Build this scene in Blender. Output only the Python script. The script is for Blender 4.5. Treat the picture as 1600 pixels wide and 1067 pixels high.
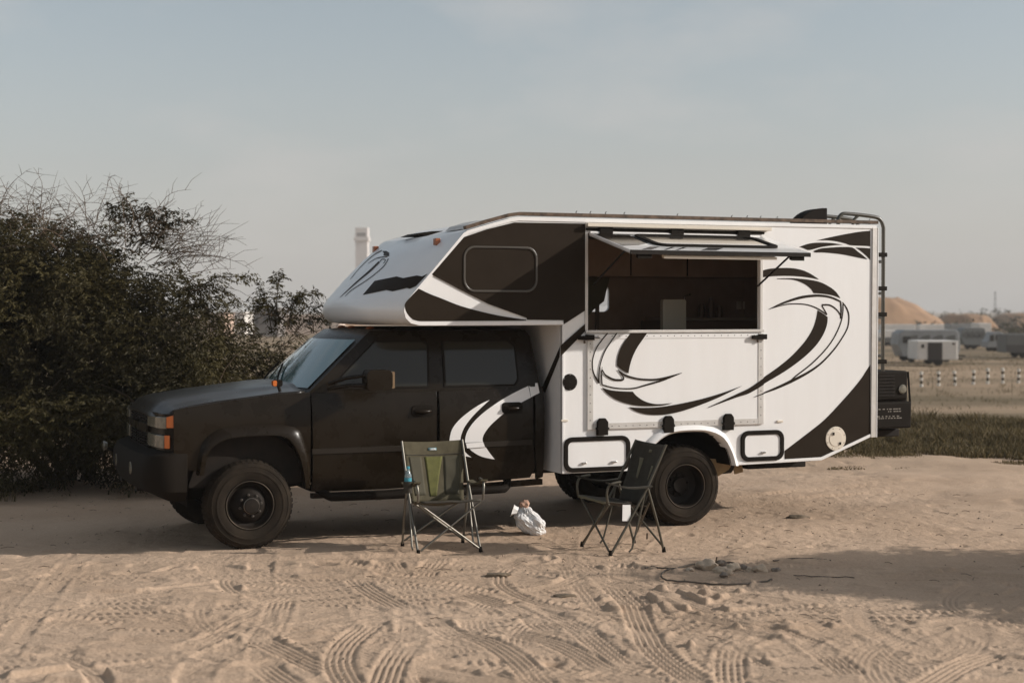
import bpy, bmesh, math, random
import numpy as np
from mathutils import Vector, Matrix, noise
from mathutils.bvhtree import BVHTree
from mathutils.geometry import tessellate_polygon

random.seed(7); rng = np.random.default_rng(7)
scene = bpy.context.scene
for o in list(bpy.data.objects): bpy.data.objects.remove(o)
COL = scene.collection
R = math.radians

# ------------------------------------------------------------------ camera
F, HOR, CX, CY = 2400.0, 487.0, 800.0, 533.5      # focal length in px of the 1600 px wide photograph
CAMH = 2.0788
PITCH = math.atan((CY-HOR)/F)
cam_d = bpy.data.cameras.new('camera'); cam = bpy.data.objects.new('camera', cam_d); COL.objects.link(cam)
cam.location = (0, 0, CAMH); cam.rotation_euler = (math.pi/2-PITCH, 0, 0)
cam_d.sensor_width = 36.0; cam_d.lens = 36.0*F/1600.0
cam_d.clip_end = 6000
cam_d.dof.use_dof = True; cam_d.dof.focus_distance = 14.0; cam_d.dof.aperture_fstop = 1.9
scene.camera = cam

# ------------------------------------------------------------------ sky and sun
EL, AZ = R(24.0), R(3.5)                 # sun low on the right, a little on the camera's side
sun_dir = Vector((math.cos(AZ)*math.cos(EL), -math.sin(AZ)*math.cos(EL), math.sin(EL)))
world = bpy.data.worlds.new('World'); scene.world = world; world.use_nodes = True
wn = world.node_tree.nodes; wl = world.node_tree.links; wn.clear()
wout = wn.new('ShaderNodeOutputWorld'); wbg = wn.new('ShaderNodeBackground')
sky = wn.new('ShaderNodeTexSky'); sky.sky_type = 'NISHITA'; sky.sun_disc = False
sky.sun_elevation = EL; sky.sun_rotation = math.atan2(sun_dir.x, sun_dir.y)
sky.air_density = 1.0; sky.dust_density = 1.6; sky.ozone_density = 1.0
hsv = wn.new('ShaderNodeHueSaturation'); hsv.inputs['Saturation'].default_value = 0.52; hsv.inputs['Hue'].default_value = 0.485
wtc = wn.new('ShaderNodeTexCoord'); wmp = wn.new('ShaderNodeMapping'); wmp.inputs['Scale'].default_value = (1, 1, 2.6)
cn = wn.new('ShaderNodeTexNoise'); cn.inputs['Scale'].default_value = 4.2; cn.inputs['Detail'].default_value = 7; cn.inputs['Roughness'].default_value = 0.55
cr = wn.new('ShaderNodeValToRGB'); cr.color_ramp.elements[0].position = 0.50; cr.color_ramp.elements[1].position = 0.78
cr.color_ramp.elements[0].color = (0, 0, 0, 1); cr.color_ramp.elements[1].color = (0.75, 0.75, 0.75, 1)
cmx = wn.new('ShaderNodeMix'); cmx.data_type = 'RGBA'
cmx.inputs['B'].default_value = (5.0, 4.85, 4.7, 1)
wl.new(wtc.outputs['Generated'], wmp.inputs['Vector']); wl.new(wmp.outputs['Vector'], cn.inputs['Vector'])
wl.new(cn.outputs['Fac'], cr.inputs['Fac']); wl.new(cr.outputs['Color'], cmx.inputs['Factor'])
wl.new(sky.outputs['Color'], hsv.inputs['Color']); wl.new(hsv.outputs['Color'], cmx.inputs['A'])
sp = wn.new('ShaderNodeSeparateXYZ'); wl.new(wtc.outputs['Generated'], sp.inputs['Vector'])
hm = wn.new('ShaderNodeMapRange'); hm.inputs['From Min'].default_value = 0.0; hm.inputs['From Max'].default_value = 0.20; hm.inputs['To Min'].default_value = 0.60; hm.inputs['To Max'].default_value = 0.0; hm.interpolation_type = 'SMOOTHSTEP'
hx = wn.new('ShaderNodeMix'); hx.data_type = 'RGBA'; hx.inputs['B'].default_value = (4.7, 4.5, 4.3, 1)      # pale dust haze low over the land, all round
wl.new(sp.outputs['Z'], hm.inputs['Value']); wl.new(hm.outputs['Result'], hx.inputs['Factor']); wl.new(cmx.outputs['Result'], hx.inputs['A'])
wl.new(hx.outputs['Result'], wbg.inputs['Color'])
wbg.inputs['Strength'].default_value = 0.115
wl.new(wbg.outputs['Background'], wout.inputs['Surface'])

sun_d = bpy.data.lights.new('sun', 'SUN'); sun = bpy.data.objects.new('sun', sun_d); COL.objects.link(sun)
sun_d.energy = 4.2; sun_d.angle = R(0.6); sun_d.color = (1.0, 0.945, 0.885)
sun.rotation_euler = sun_dir.to_track_quat('Z', 'Y').to_euler(); sun.location = (12, -2, 9)

vs = scene.view_settings; vs.view_transform = 'Standard'; vs.look = 'None'; vs.exposure = 0.06; vs.gamma = 1.0
vs.use_curve_mapping = False

# ------------------------------------------------------------------ photograph -> place
def ray(px, py):
    x = (px-CX)/F; y = (CY-py)/F; c, s = math.cos(PITCH), math.sin(PITCH)
    return (x, c+y*s, -s+y*c)
def G(px, py, z=0.0):                       # ground point seen at a pixel
    r = ray(px, py); t = (CAMH-z)/-r[2]; return (r[0]*t, r[1]*t)
def W(px, py, Y):                           # point at depth Y
    r = ray(px, py); t = Y/r[1]; return (r[0]*t, Y, CAMH+r[2]*t)
TH = R(22.663); O = (-2.1988, 13.1917)      # truck frame: u rearwards, v to its right side, z up; v=0 is the camper's left wall
UX, VX = (math.cos(TH), math.sin(TH)), (-math.sin(TH), math.cos(TH))
def S(px, py, v=0.0):
    r = ray(px, py); t = (v+O[0]*VX[0]+O[1]*VX[1])/(r[0]*VX[0]+r[1]*VX[1])
    x, y = r[0]*t-O[0], r[1]*t-O[1]
    return (x*UX[0]+y*UX[1], CAMH+r[2]*t)

# ------------------------------------------------------------------ materials
MATS = {}
def mat(name, col, rough=0.6, metal=0.0, spec=0.5, var=0.0, vscale=8.0, col2=None, bump=0.0, bscale=60.0, coat=0.0, trans=0.0, stretch=None, alpha=None, sub=0.0):
    if name in MATS: return MATS[name]
    m = bpy.data.materials.new(name); m.use_nodes = True; n = m.node_tree.nodes; l = m.node_tree.links
    b = n['Principled BSDF']
    b.inputs['Base Color'].default_value = (*col, 1); b.inputs['Roughness'].default_value = rough
    b.inputs['Metallic'].default_value = metal; b.inputs['Specular IOR Level'].default_value = spec
    b.inputs['Coat Weight'].default_value = coat; b.inputs['Coat Roughness'].default_value = 0.08
    if trans: b.inputs['Transmission Weight'].default_value = trans
    if alpha is not None: b.inputs['Alpha'].default_value = alpha
    tc = n.new('ShaderNodeTexCoord'); src = tc.outputs['Object']
    if stretch:
        mp = n.new('ShaderNodeMapping'); mp.inputs['Scale'].default_value = stretch; l.new(src, mp.inputs['Vector']); src = mp.outputs['Vector']
    if var or col2:
        t = n.new('ShaderNodeTexNoise'); t.inputs['Scale'].default_value = vscale; t.inputs['Detail'].default_value = 6; t.inputs['Roughness'].default_value = 0.6
        l.new(src, t.inputs['Vector'])
        rp = n.new('ShaderNodeValToRGB'); rp.color_ramp.elements[0].position = 0.35; rp.color_ramp.elements[1].position = 0.68
        c2 = col2 if col2 else tuple(c*(1-var) for c in col)
        rp.color_ramp.elements[0].color = (*col, 1); rp.color_ramp.elements[1].color = (*c2, 1)
        l.new(t.outputs['Fac'], rp.inputs['Fac']); l.new(rp.outputs['Color'], b.inputs['Base Color'])
        rr = n.new('ShaderNodeMapRange'); rr.inputs['To Min'].default_value = max(rough-0.08, 0.02); rr.inputs['To Max'].default_value = min(rough+0.12, 1)
        l.new(t.outputs['Fac'], rr.inputs['Value']); l.new(rr.outputs['Result'], b.inputs['Roughness'])
    if bump:
        t2 = n.new('ShaderNodeTexNoise'); t2.inputs['Scale'].default_value = bscale; t2.inputs['Detail'].default_value = 5
        l.new(src, t2.inputs['Vector'])
        bp = n.new('ShaderNodeBump'); bp.inputs['Strength'].default_value = bump; bp.inputs['Distance'].default_value = 0.01
        l.new(t2.outputs['Fac'], bp.inputs['Height']); l.new(bp.outputs['Normal'], b.inputs['Normal'])
    MATS[name] = m; return m

BLACK = mat('satin_black_wrap', (0.0105, 0.0066, 0.0030), 0.26, spec=0.17, col2=(0.0155, 0.0108, 0.0064), vscale=5.0, bump=0.03, bscale=25)
HOODP = mat('satin_black_hood', (0.0110, 0.0075, 0.0045), 0.28, spec=0.32, coat=.15, col2=(0.017, 0.0125, 0.0085), vscale=5.0)
BVIN = mat('black_vinyl', (0.0200, 0.0132, 0.0078), 0.5, spec=0.08, col2=(0.024, 0.0165, 0.0102), vscale=4)
WHITE = mat('white_camper_paint', (0.80, 0.785, 0.765), 0.38, spec=0.45, col2=(0.765, 0.745, 0.72), vscale=1.4, bump=0.05, bscale=5, stretch=(3.2, 3.2, .55))
NOSEW = mat('white_gelcoat', (0.80, 0.79, 0.78), 0.30, spec=0.5, col2=(0.74, 0.73, 0.715), vscale=1.3, coat=0.25)
WVIN = mat('white_vinyl', (0.78, 0.755, 0.73), 0.40)
ALU = mat('dull_aluminium', (0.62, 0.59, 0.555), 0.45, metal=0.35, col2=(0.50, 0.47, 0.43), vscale=7)
RUST = mat('rusty_roof_edge', (0.045, 0.029, 0.018), 0.85, col2=(0.17, 0.115, 0.08), vscale=14, bump=0.4, bscale=40)
RUBBER = mat('black_rubber', (0.0105, 0.0076, 0.005), 0.75, spec=.10, bump=0.1, bscale=50)
TYRE = mat('tyre_rubber', (0.015, 0.0112, 0.008), 0.88, spec=.12, col2=(0.032, 0.024, 0.0165), vscale=6, bump=0.2, bscale=70)
STEEL = mat('dark_steel', (0.0105, 0.008, 0.006), 0.6, spec=.15, col2=(0.020, 0.0145, 0.0105), vscale=10)
CHROME = mat('worn_chrome', (0.55, 0.53, 0.50), 0.25, metal=1.0)
GLASS = mat('tinted_glass', (0.022, 0.020, 0.014), 0.10, spec=0.38)
WSG = mat('windscreen_glass', (0.020, 0.105, 0.112), 0.05, spec=1.0, coat=1.0)  # teal sky reflection is put into the base colour
DGLASS = mat('dark_camper_window', (0.020, 0.016, 0.012), 0.08, spec=0.6)
AMBER = mat('amber_lens', (0.55, 0.13, 0.02), 0.25, coat=0.4)
ORANGE = mat('orange_lens', (0.30, 0.085, 0.025), 0.3, coat=0.3)
LENS = mat('clear_lens', (0.20, 0.185, 0.145), 0.15, spec=0.6, coat=0.4, col2=(0.10, 0.092, 0.072), vscale=14)
INTER = mat('dark_interior', (0.34, 0.24, 0.17), 0.75, col2=(0.40, 0.29, 0.21), vscale=5)
CABIN = mat('grey_cabinet', (0.60, 0.57, 0.47), 0.6)
CREAM = mat('cream_plastic', (0.66, 0.585, 0.48), 0.5)
TAN = mat('tan_mudflap', (0.36, 0.25, 0.13), 0.8, col2=(0.25, 0.17, 0.09), vscale=8)
KHAKI = mat('khaki_canvas', (0.085, 0.070, 0.036), 0.85, col2=(0.062, 0.050, 0.026), vscale=14, bump=0.25, bscale=120)
LIME = mat('lime_mesh', (0.115, 0.112, 0.026), 0.85, col2=(0.085, 0.082, 0.022), vscale=20, bump=0.2, bscale=200)
DKFAB = mat('dark_canvas', (0.036, 0.030, 0.019), 0.8, col2=(0.026, 0.021, 0.014), vscale=14, bump=0.25, bscale=120)
DKPAN = mat('olive_panel', (0.15, 0.135, 0.085), 0.8)
TUBE = mat('grey_chair_tube', (0.20, 0.185, 0.155), 0.38, metal=0.75, spec=0.5)
TUBED = mat('dark_chair_tube', (0.10, 0.088, 0.065), 0.42, metal=0.5)
TAGW = mat('white_tag', (0.78, 0.76, 0.73), 0.6)
BADGE = mat('badge_teal', (0.10, 0.20, 0.22), 0.6)
PET = mat('bottle_plastic', (0.55, 0.68, 0.72), 0.08, spec=0.6, trans=0.75)
BLUE = mat('bottle_blue', (0.05, 0.28, 0.36), 0.4)
BAGM = mat('thin_white_plastic', (0.72, 0.71, 0.70), 0.32, spec=0.5, col2=(0.62, 0.60, 0.57), vscale=9, bump=0.5, bscale=28)
RUBB = mat('rubbish_paper', (0.55, 0.36, 0.26), 0.8, col2=(0.25, 0.12, 0.08), vscale=30)
STONE = mat('grey_stone', (0.40, 0.31, 0.225), 0.9, col2=(0.50, 0.40, 0.30), vscale=12, bump=0.5, bscale=40)
CHAR = mat('charred_stone', (0.14, 0.11, 0.085), 0.9, col2=(0.32, 0.265, 0.21), vscale=9, bump=0.5, bscale=40)
WIRE = mat('dark_wire', (0.075, 0.058, 0.042), 0.7)
TWIG = mat('twig_bark', (0.105, 0.070, 0.042), 0.9, col2=(0.07, 0.047, 0.029), vscale=20)
BARK = mat('acacia_bark', (0.11, 0.080, 0.052), 0.95, col2=(0.07, 0.05, 0.034), vscale=9, bump=0.6, bscale=30)

def leaf_mat(name, a, b, trans=0.25):
    m = bpy.data.materials.new(name); m.use_nodes = True; n = m.node_tree.nodes; l = m.node_tree.links
    p = n['Principled BSDF']; p.inputs['Roughness'].default_value = 0.65; p.inputs['Specular IOR Level'].default_value = 0.25
    at = n.new('ShaderNodeAttribute'); at.attribute_name = 'tint'
    mx = n.new('ShaderNodeMix'); mx.data_type = 'RGBA'; mx.inputs['A'].default_value = (*a, 1); mx.inputs['B'].default_value = (*b, 1)
    l.new(at.outputs['Fac'], mx.inputs['Factor']); l.new(mx.outputs['Result'], p.inputs['Base Color'])
    tr = n.new('ShaderNodeBsdfTranslucent'); l.new(mx.outputs['Result'], tr.inputs['Color'])
    ms = n.new('ShaderNodeMixShader'); ms.inputs['Fac'].default_value = trans
    l.new(p.outputs['BSDF'], ms.inputs[1]); l.new(tr.outputs['BSDF'], ms.inputs[2]); l.new(ms.outputs['Shader'], n['Material Output'].inputs['Surface'])
    MATS[name] = m; return m
LEAF = leaf_mat('acacia_leaf', (0.022, 0.0175, 0.0058), (0.082, 0.065, 0.020))
GRASS = leaf_mat('dry_grass', (0.075, 0.060, 0.026), (0.17, 0.125, 0.060))

def sand_mat():
    m = bpy.data.materials.new('sand'); m.use_nodes = True; n = m.node_tree.nodes; l = m.node_tree.links
    b = n['Principled BSDF']; b.inputs['Roughness'].default_value = 0.95; b.inputs['Specular IOR Level'].default_value = 0.15
    tc = n.new('ShaderNodeTexCoord')
    def nz(scale, det, stretch=None):
        t = n.new('ShaderNodeTexNoise'); t.inputs['Scale'].default_value = scale; t.inputs['Detail'].default_value = det; t.inputs['Roughness'].default_value = 0.62
        if stretch:
            mp = n.new('ShaderNodeMapping'); mp.inputs['Scale'].default_value = stretch; l.new(tc.outputs['Object'], mp.inputs['Vector']); l.new(mp.outputs['Vector'], t.inputs['Vector'])
        else: l.new(tc.outputs['Object'], t.inputs['Vector'])
        return t
    def ramp(src, p0, c0, p1, c1):
        r = n.new('ShaderNodeValToRGB'); r.color_ramp.elements[0].position = p0; r.color_ramp.elements[1].position = p1
        r.color_ramp.elements[0].color = (*c0, 1); r.color_ramp.elements[1].color = (*c1, 1); l.new(src, r.inputs['Fac']); return r
    def mix(f, a, bb, mode='MIX'):
        x = n.new('ShaderNodeMix'); x.data_type = 'RGBA'; x.blend_type = mode
        l.new(f, x.inputs['Factor']) if not isinstance(f, float) else x.inputs['Factor'].__setattr__('default_value', f)
        l.new(a, x.inputs['A']); l.new(bb, x.inputs['B']); return x.outputs['Result']
    big = ramp(nz(0.55, 5).outputs['Fac'], 0.35, (0.525, 0.387, 0.280), 0.70, (0.44, 0.315, 0.220))
    fine = ramp(nz(55, 4).outputs['Fac'], 0.30, (0.80, 0.79, 0.77), 0.72, (1.12, 1.10, 1.08))
    c = mix(0.6, big.outputs['Color'], fine.outputs['Color'], 'MULTIPLY')
    # beyond the camp: darker scrubby dirt with pale tracks, banded along the view
    far = ramp(nz(1.0, 7, (0.018, 0.10, 1)).outputs['Fac'], 0.40, (0.34, 0.245, 0.160), 0.60, (0.15, 0.112, 0.064))
    sp = n.new('ShaderNodeSeparateXYZ'); l.new(tc.outputs['Object'], sp.inputs['Vector'])
    mr = n.new('ShaderNodeMapRange'); mr.inputs['From Min'].default_value = 19.0; mr.inputs['From Max'].default_value = 30.0
    l.new(sp.outputs['Y'], mr.inputs['Value'])
    c = mix(mr.outputs['Result'], c, far.outputs['Color'])
    l.new(c, b.inputs['Base Color'])
    t2 = nz(38, 6); t3 = nz(170, 3)
    bp = n.new('ShaderNodeBump'); bp.inputs['Strength'].default_value = 0.55; bp.inputs['Distance'].default_value = 0.02; l.new(t2.outputs['Fac'], bp.inputs['Height'])
    bp2 = n.new('ShaderNodeBump'); bp2.inputs['Strength'].default_value = 0.45; bp2.inputs['Distance'].default_value = 0.005; l.new(t3.outputs['Fac'], bp2.inputs['Height'])
    l.new(bp.outputs['Normal'], bp2.inputs['Normal']); l.new(bp2.outputs['Normal'], b.inputs['Normal'])
    return m
SAND = sand_mat()

# ------------------------------------------------------------------ mesh helpers
def link(name, me, m=None, parent=None, smooth=None, bevel=0.0):
    ob = bpy.data.objects.new(name, me); COL.objects.link(ob)
    if m is not None and not me.materials: me.materials.append(m)
    if smooth is not None:
        me.polygons.foreach_set('use_smooth', [True]*len(me.polygons)); me.set_sharp_from_angle(angle=R(smooth))
    if bevel:
        bv = ob.modifiers.new('bevel', 'BEVEL'); bv.width = bevel; bv.segments = 2; bv.limit_method = 'ANGLE'; bv.angle_limit = R(40); bv.harden_normals = False
    if parent is not None: ob.parent = parent
    return ob
def thing(name, label, cat, loc=(0, 0, 0), rz=0.0, group=None):
    o = bpy.data.objects.new(name, None); COL.objects.link(o); o.location = loc; o.rotation_euler = (0, 0, rz); o.empty_display_size = 0.2
    o['label'] = label; o['category'] = cat
    if group: o['group'] = group
    return o
def tag(o, label, cat, group=None):
    o['label'] = label; o['category'] = cat
    if group: o['group'] = group
    return o
class MB:
    def __init__(s): s.v = []; s.f = []
    def add(s, vs, fs):
        k = len(s.v); s.v += [tuple(p) for p in vs]; s.f += [tuple(i+k for i in f) for f in fs]; return s
    def box(s, a, b):
        (x0, y0, z0), (x1, y1, z1) = a, b
        return s.add([(x0,y0,z0),(x1,y0,z0),(x1,y1,z0),(x0,y1,z0),(x0,y0,z1),(x1,y0,z1),(x1,y1,z1),(x0,y1,z1)],
                     [(0,3,2,1),(4,5,6,7),(0,1,5,4),(1,2,6,5),(2,3,7,6),(3,0,4,7)])
    def tube(s, pts, r, n=8, caps=True):
        pts = [Vector(p) for p in pts]; rs = r if isinstance(r, (list, tuple)) else [r]*len(pts)
        ring = []; up = None
        for i, p in enumerate(pts):
            t = (pts[min(i+1, len(pts)-1)]-pts[max(i-1, 0)]).normalized()
            if up is None: up = t.orthogonal().normalized()
            up = (up-t*up.dot(t)); up = up.normalized() if up.length > 1e-6 else t.orthogonal().normalized()
            w = t.cross(up)
            ring.append([p+(up*math.cos(2*math.pi*k/n)+w*math.sin(2*math.pi*k/n))*rs[i] for k in range(n)])
        vs = [q for rr in ring for q in rr]; fs = []
        for i in range(len(pts)-1):
            for k in range(n): fs.append((i*n+k, i*n+(k+1) % n, (i+1)*n+(k+1) % n, (i+1)*n+k))
        if caps: fs.append(tuple(range(n-1, -1, -1))); fs.append(tuple((len(pts)-1)*n+k for k in range(n)))
        return s.add(vs, fs)
    def lathe(s, prof, c, axis='v', n=40):          # prof: (radius, offset along axis)
        vs = []; fs = []; m = len(prof)
        for k in range(n):
            a = 2*math.pi*k/n; ca, sa = math.cos(a), math.sin(a)
            for r, h in prof:
                vs.append((c[0]+r*ca, c[1]+h, c[2]+r*sa) if axis == 'v' else (c[0]+r*ca, c[1]+r*sa, c[2]+h))
        for k in range(n):
            for i in range(m-1):
                a, b = k*m+i, ((k+1) % n)*m+i; fs.append((a, a+1, b+1, b))
        return s.add(vs, fs)
    def prism(s, loops, v0, v1, f=lambda u, z, v: (u, v, z)):
        tr = tessellate_polygon([[Vector((p[0], p[1], 0)) for p in lp] for lp in loops]); flat = [p for lp in loops for p in lp]; n = len(flat)
        vs = [f(p[0], p[1], v0) for p in flat]+[f(p[0], p[1], v1) for p in flat]
        fs = [tuple(t) for t in tr]+[tuple(i+n for i in reversed(t)) for t in tr]; k = 0
        for lp in loops:
            m = len(lp)
            for i in range(m): a, b = k+i, k+(i+1) % m; fs.append((a, b, b+n, a+n))
            k += m
        return s.add(vs, fs)
    def mesh(s, name):
        me = bpy.data.meshes.new(name); me.from_pydata(s.v, [], s.f); me.validate()
        bm = bmesh.new(); bm.from_mesh(me); bmesh.ops.recalc_face_normals(bm, faces=bm.faces); bm.to_mesh(me); bm.free(); return me
    def build(s, name, m, parent=None, smooth=None, bevel=0.0): return link(name, s.mesh(name), m, parent, smooth, bevel)

def rrect(x0, y0, x1, y1, r, n=5):
    out = []
    for cx, cy, a0 in ((x1-r, y1-r, 0), (x0+r, y1-r, 90), (x0+r, y0+r, 180), (x1-r, y0+r, 270)):
        for k in range(n+1): a = R(a0+90*k/n); out.append((cx+r*math.cos(a), cy+r*math.sin(a)))
    return out
def catmull(p, k=5, closed=False):
    out = []; n = len(p)
    if n < 3: return list(p)
    for i in range(n-1):
        p0 = p[max(i-1, 0)]; p1 = p[i]; p2 = p[i+1]; p3 = p[min(i+2, n-1)]
        for j in range(k):
            t = j/k; out.append(tuple(0.5*((2*b)+(-a+c)*t+(2*a-5*b+4*c-d)*t*t+(-a+3*b-3*c+d)*t**3) for a, b, c, d in zip(p0, p1, p2, p3)))
    out.append(tuple(p[-1])); return out
def smooth_poly(p, ang=42, k=4):                    # closed outline: curves between corners
    n = len(p); cor = []
    for i in range(n):
        a = Vector(p[i])-Vector(p[i-1]); b = Vector(p[(i+1) % n])-Vector(p[i])
        if a.length and b.length and a.angle(b) > R(ang): cor.append(i)
    if len(cor) < 2: cor = [0, n//2]
    out = []
    for q, i in enumerate(cor):
        j = cor[(q+1) % len(cor)]; seg = [p[(i+m) % n] for m in range(((j-i) % n)+1)]
        out += catmull(seg, k)[:-1]
    return out
def stroke(pts, w):                                  # tapered line -> outline
    k = 5; q = catmull(pts, k); m = len(q)
    ws = np.interp(np.linspace(0, 1, m), np.linspace(0, 1, len(w)), w) if isinstance(w, (list, tuple)) else [w]*m
    L, Rr = [], []
    for i in range(m):
        t = Vector(q[min(i+1, m-1)])-Vector(q[max(i-1, 0)]); t.normalize(); nn = Vector((-t.y, t.x))*max(ws[i], 0.6)*0.5
        L.append((q[i][0]+nn.x, q[i][1]+nn.y)); Rr.append((q[i][0]-nn.x, q[i][1]-nn.y))
    return L+Rr[::-1]

def zt(x, y):                                        # terrain height (works on arrays)
    t = np.clip((np.asarray(y, float)-24)/40, 0, 1); return -1.6*t*t*(3-2*t)

# ------------------------------------------------------------------ ground sheet with tyre tracks
def make_ground():
    xs = np.concatenate([-np.geomspace(2500, 7.2, 26), np.arange(-7.0, -4.6, 0.05), np.arange(-4.6, 4.6, 0.0135), np.arange(4.6, 7.01, 0.05), np.geomspace(7.2, 2500, 26)])
    ys = [-40, -10, 0, 4, 6, 7.2, 7.8]; y = 8.2
    while y < 26: ys.append(y); y += 0.0125*max(1.0, (y/10.5)**2.6)
    ys += list(np.geomspace(26.3, 4500, 90)); ys = np.array(ys)
    X, Y = np.meshgrid(xs, ys); Z = np.zeros_like(X)
    nr = np.random.default_rng(3)
    def vnoise(sx, sy, seed):                        # smooth value noise
        g = np.random.default_rng(seed).standard_normal((256, 256)); u = X*sx+1000; w = Y*sy+1000
        i = np.floor(u).astype(int); j = np.floor(w).astype(int); fu = u-i; fw = w-j; fu = fu*fu*(3-2*fu); fw = fw*fw*(3-2*fw)
        a = g[i % 256, j % 256]; b = g[(i+1) % 256, j % 256]; c = g[i % 256, (j+1) % 256]; d = g[(i+1) % 256, (j+1) % 256]
        return (a*(1-fu)+b*fu)*(1-fw)+(c*(1-fu)+d*fu)*fw
    near = (np.abs(X) < 9) & (Y > 7) & (Y < 30)
    Z += np.where(near, 0.014*vnoise(0.8, 0.8, 1)+0.007*vnoise(2.3, 2.3, 2)+0.0025*vnoise(7, 7, 4), 0)
    # scuffs and footprints
    lump = vnoise(5.5, 5.5, 8); Z += np.where(near, -0.016*np.clip(lump-0.9, 0, 1)+0.0022*vnoise(17, 17, 5)+0.0012*vnoise(40, 40, 6), 0)
    for _ in range(170):
        x0, y0 = nr.uniform(-4.4, 4.6), nr.uniform(8.4, 13.0); a = nr.uniform(0, 3.14); r1, r2 = nr.uniform(.08, .16), nr.uniform(.04, .07); dp = nr.uniform(.008, .028)
        mk = (np.abs(X-x0) < .5) & (np.abs(Y-y0) < .5)
        dx, dy = X[mk]-x0, Y[mk]-y0; e = ((dx*math.cos(a)+dy*math.sin(a))/r1)**2+((-dx*math.sin(a)+dy*math.cos(a))/r2)**2
        Z[mk] += -dp*np.exp(-e*1.4)+0.45*dp*np.exp(-(np.sqrt(e)-1.6)**2*4)
    tracks = []
    def T(*px, w=0.21, kind=0, depth=0.016): tracks.append(([G(*p) for p in px], w, kind, depth))
    for i in range(20):
        x0, y0 = nr.uniform(-4.5, 4.5), nr.uniform(8.6, 12.2); a = nr.normal(0.05, .38)+(1.3 if nr.random() < .25 else 0); k = nr.uniform(-.16, .16); kd = int(nr.choice([0, 0, 1, 2])); wd = nr.uniform(.17, .23); dp = nr.uniform(.009, .014)
        for off in (0.0, 1.55):
            p = []
            for s_ in np.linspace(-4.5, 4.5, 25): aa = a+k*s_*.5; p.append((x0+math.cos(aa)*s_-math.sin(a)*off, y0+math.sin(aa)*s_+math.cos(a)*off))
            tracks.append((p, wd, kd, dp))
    for i in range(60):                              # crossing passes of ribbed tyres
        x0, y0 = nr.uniform(-3.2, 4.2), nr.uniform(8.5, 11.9); a = nr.uniform(0, 6.28); k = nr.uniform(-0.8, 0.8); L = nr.choice([nr.uniform(.35, .9), nr.uniform(1.0, 2.6)]); p = []
        for s in np.linspace(-L, L, 13): p.append((x0+math.cos(a+k*s*.5)*s, y0+math.sin(a+k*s*.5)*s))
        tracks.append((p, nr.uniform(.15, .24), int(nr.choice([0, 0, 0, 0, 1, 2])), nr.uniform(.008, .014)))
    T((0, 905), (300, 900), (600, 893), (900, 880), (1150, 870), kind=2, w=.24, depth=.009)
    T((0, 935), (200, 942), (420, 930), (640, 912), kind=2, w=.26, depth=.011)
    T((200, 878), (500, 876), (800, 866), kind=2, w=.24, depth=.007)
    T((555, 905), (590, 930), (650, 960), (730, 1003)); T((440, 938), (425, 975), (400, 1010)); T((368, 978), (440, 1015), (515, 1050))
    T((600, 965), (545, 1000), (530, 1035), (548, 1075)); T((300, 1012), (370, 982), (420, 965)); T((405, 1035), (460, 1075))
    T((990, 950), (1010, 995), (1040, 1030), (1090, 1065)); T((1190, 995), (1142, 1020), (1145, 1070)); T((1030, 952), (1120, 970), (1225, 990), (1285, 1020), (1335, 1055))
    T((825, 950), (900, 980), (970, 1035)); T((790, 985), (870, 1005), (945, 1045)); T((690, 985), (760, 1000), (820, 1040), (850, 1075)); T((1440, 1075), (1500, 1040), (1560, 1020))
    T((640, 1000), (610, 1040), (600, 1075)); T((1380, 1020), (1450, 1014), (1540, 1018)); T((720, 925), (800, 950), (860, 985))
    T((1140, 795), (1240, 782), (1400, 770), (1560, 762), kind=2, w=.25, depth=.012); T((1150, 782), (1260, 770), (1450, 757), kind=2, w=.25, depth=.010)
    T((470, 832), (600, 826), (760, 818), (900, 815), kind=2, w=.25, depth=.012)
    BR = np.clip(1.0+.6*vnoise(1.8, 1.8, 21)+.3*vnoise(7, 7, 22), .15, 1)
    for pts, w, kind, depth in tracks:
        P = np.array(catmull(pts, 4)); x0, y0 = P.min(0)-w; x1, y1 = P.max(0)+w
        if y0 > 13.2 and kind != 2: continue
        jj = np.where((ys > y0) & (ys < y1))[0]; ii = np.where((xs > x0) & (xs < x1))[0]
        if len(ii) == 0 or len(jj) == 0: continue
        sl = np.ix_(jj, ii); gx, gy = X[sl], Y[sl]; best = np.full(gx.shape, 9.0); lat = np.zeros_like(gx); al = np.zeros_like(gx); s0 = 0.0
        end = np.zeros_like(gx)
        tot = np.sum(np.hypot(*(P[1:]-P[:-1]).T))
        for a, b in zip(P[:-1], P[1:]):
            d = b-a; L = np.hypot(*d)
            if L < 1e-6: continue
            t = ((gx-a[0])*d[0]+(gy-a[1])*d[1])/L; tc = np.clip(t, 0, L); ex, ey = gx-(a[0]+d[0]*tc/L), gy-(a[1]+d[1]*tc/L); dist = np.hypot(ex, ey)
            better = dist < best; best = np.where(better, dist, best); lat = np.where(better, (-(gx-a[0])*d[1]+(gy-a[1])*d[0])/L, lat); al = np.where(better, s0+tc, al); s0 += L
        m = np.clip((w*.5-best)/0.03, 0, 1); m = m*m*(3-2*m); m *= np.clip(np.minimum(al, tot-al)/0.12, 0, 1)
        m *= BR[sl]*np.clip((13.0-gy)/.5, 0, 1) if depth not in (.012, .010, .007, .009, .011) else BR[sl]
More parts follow.
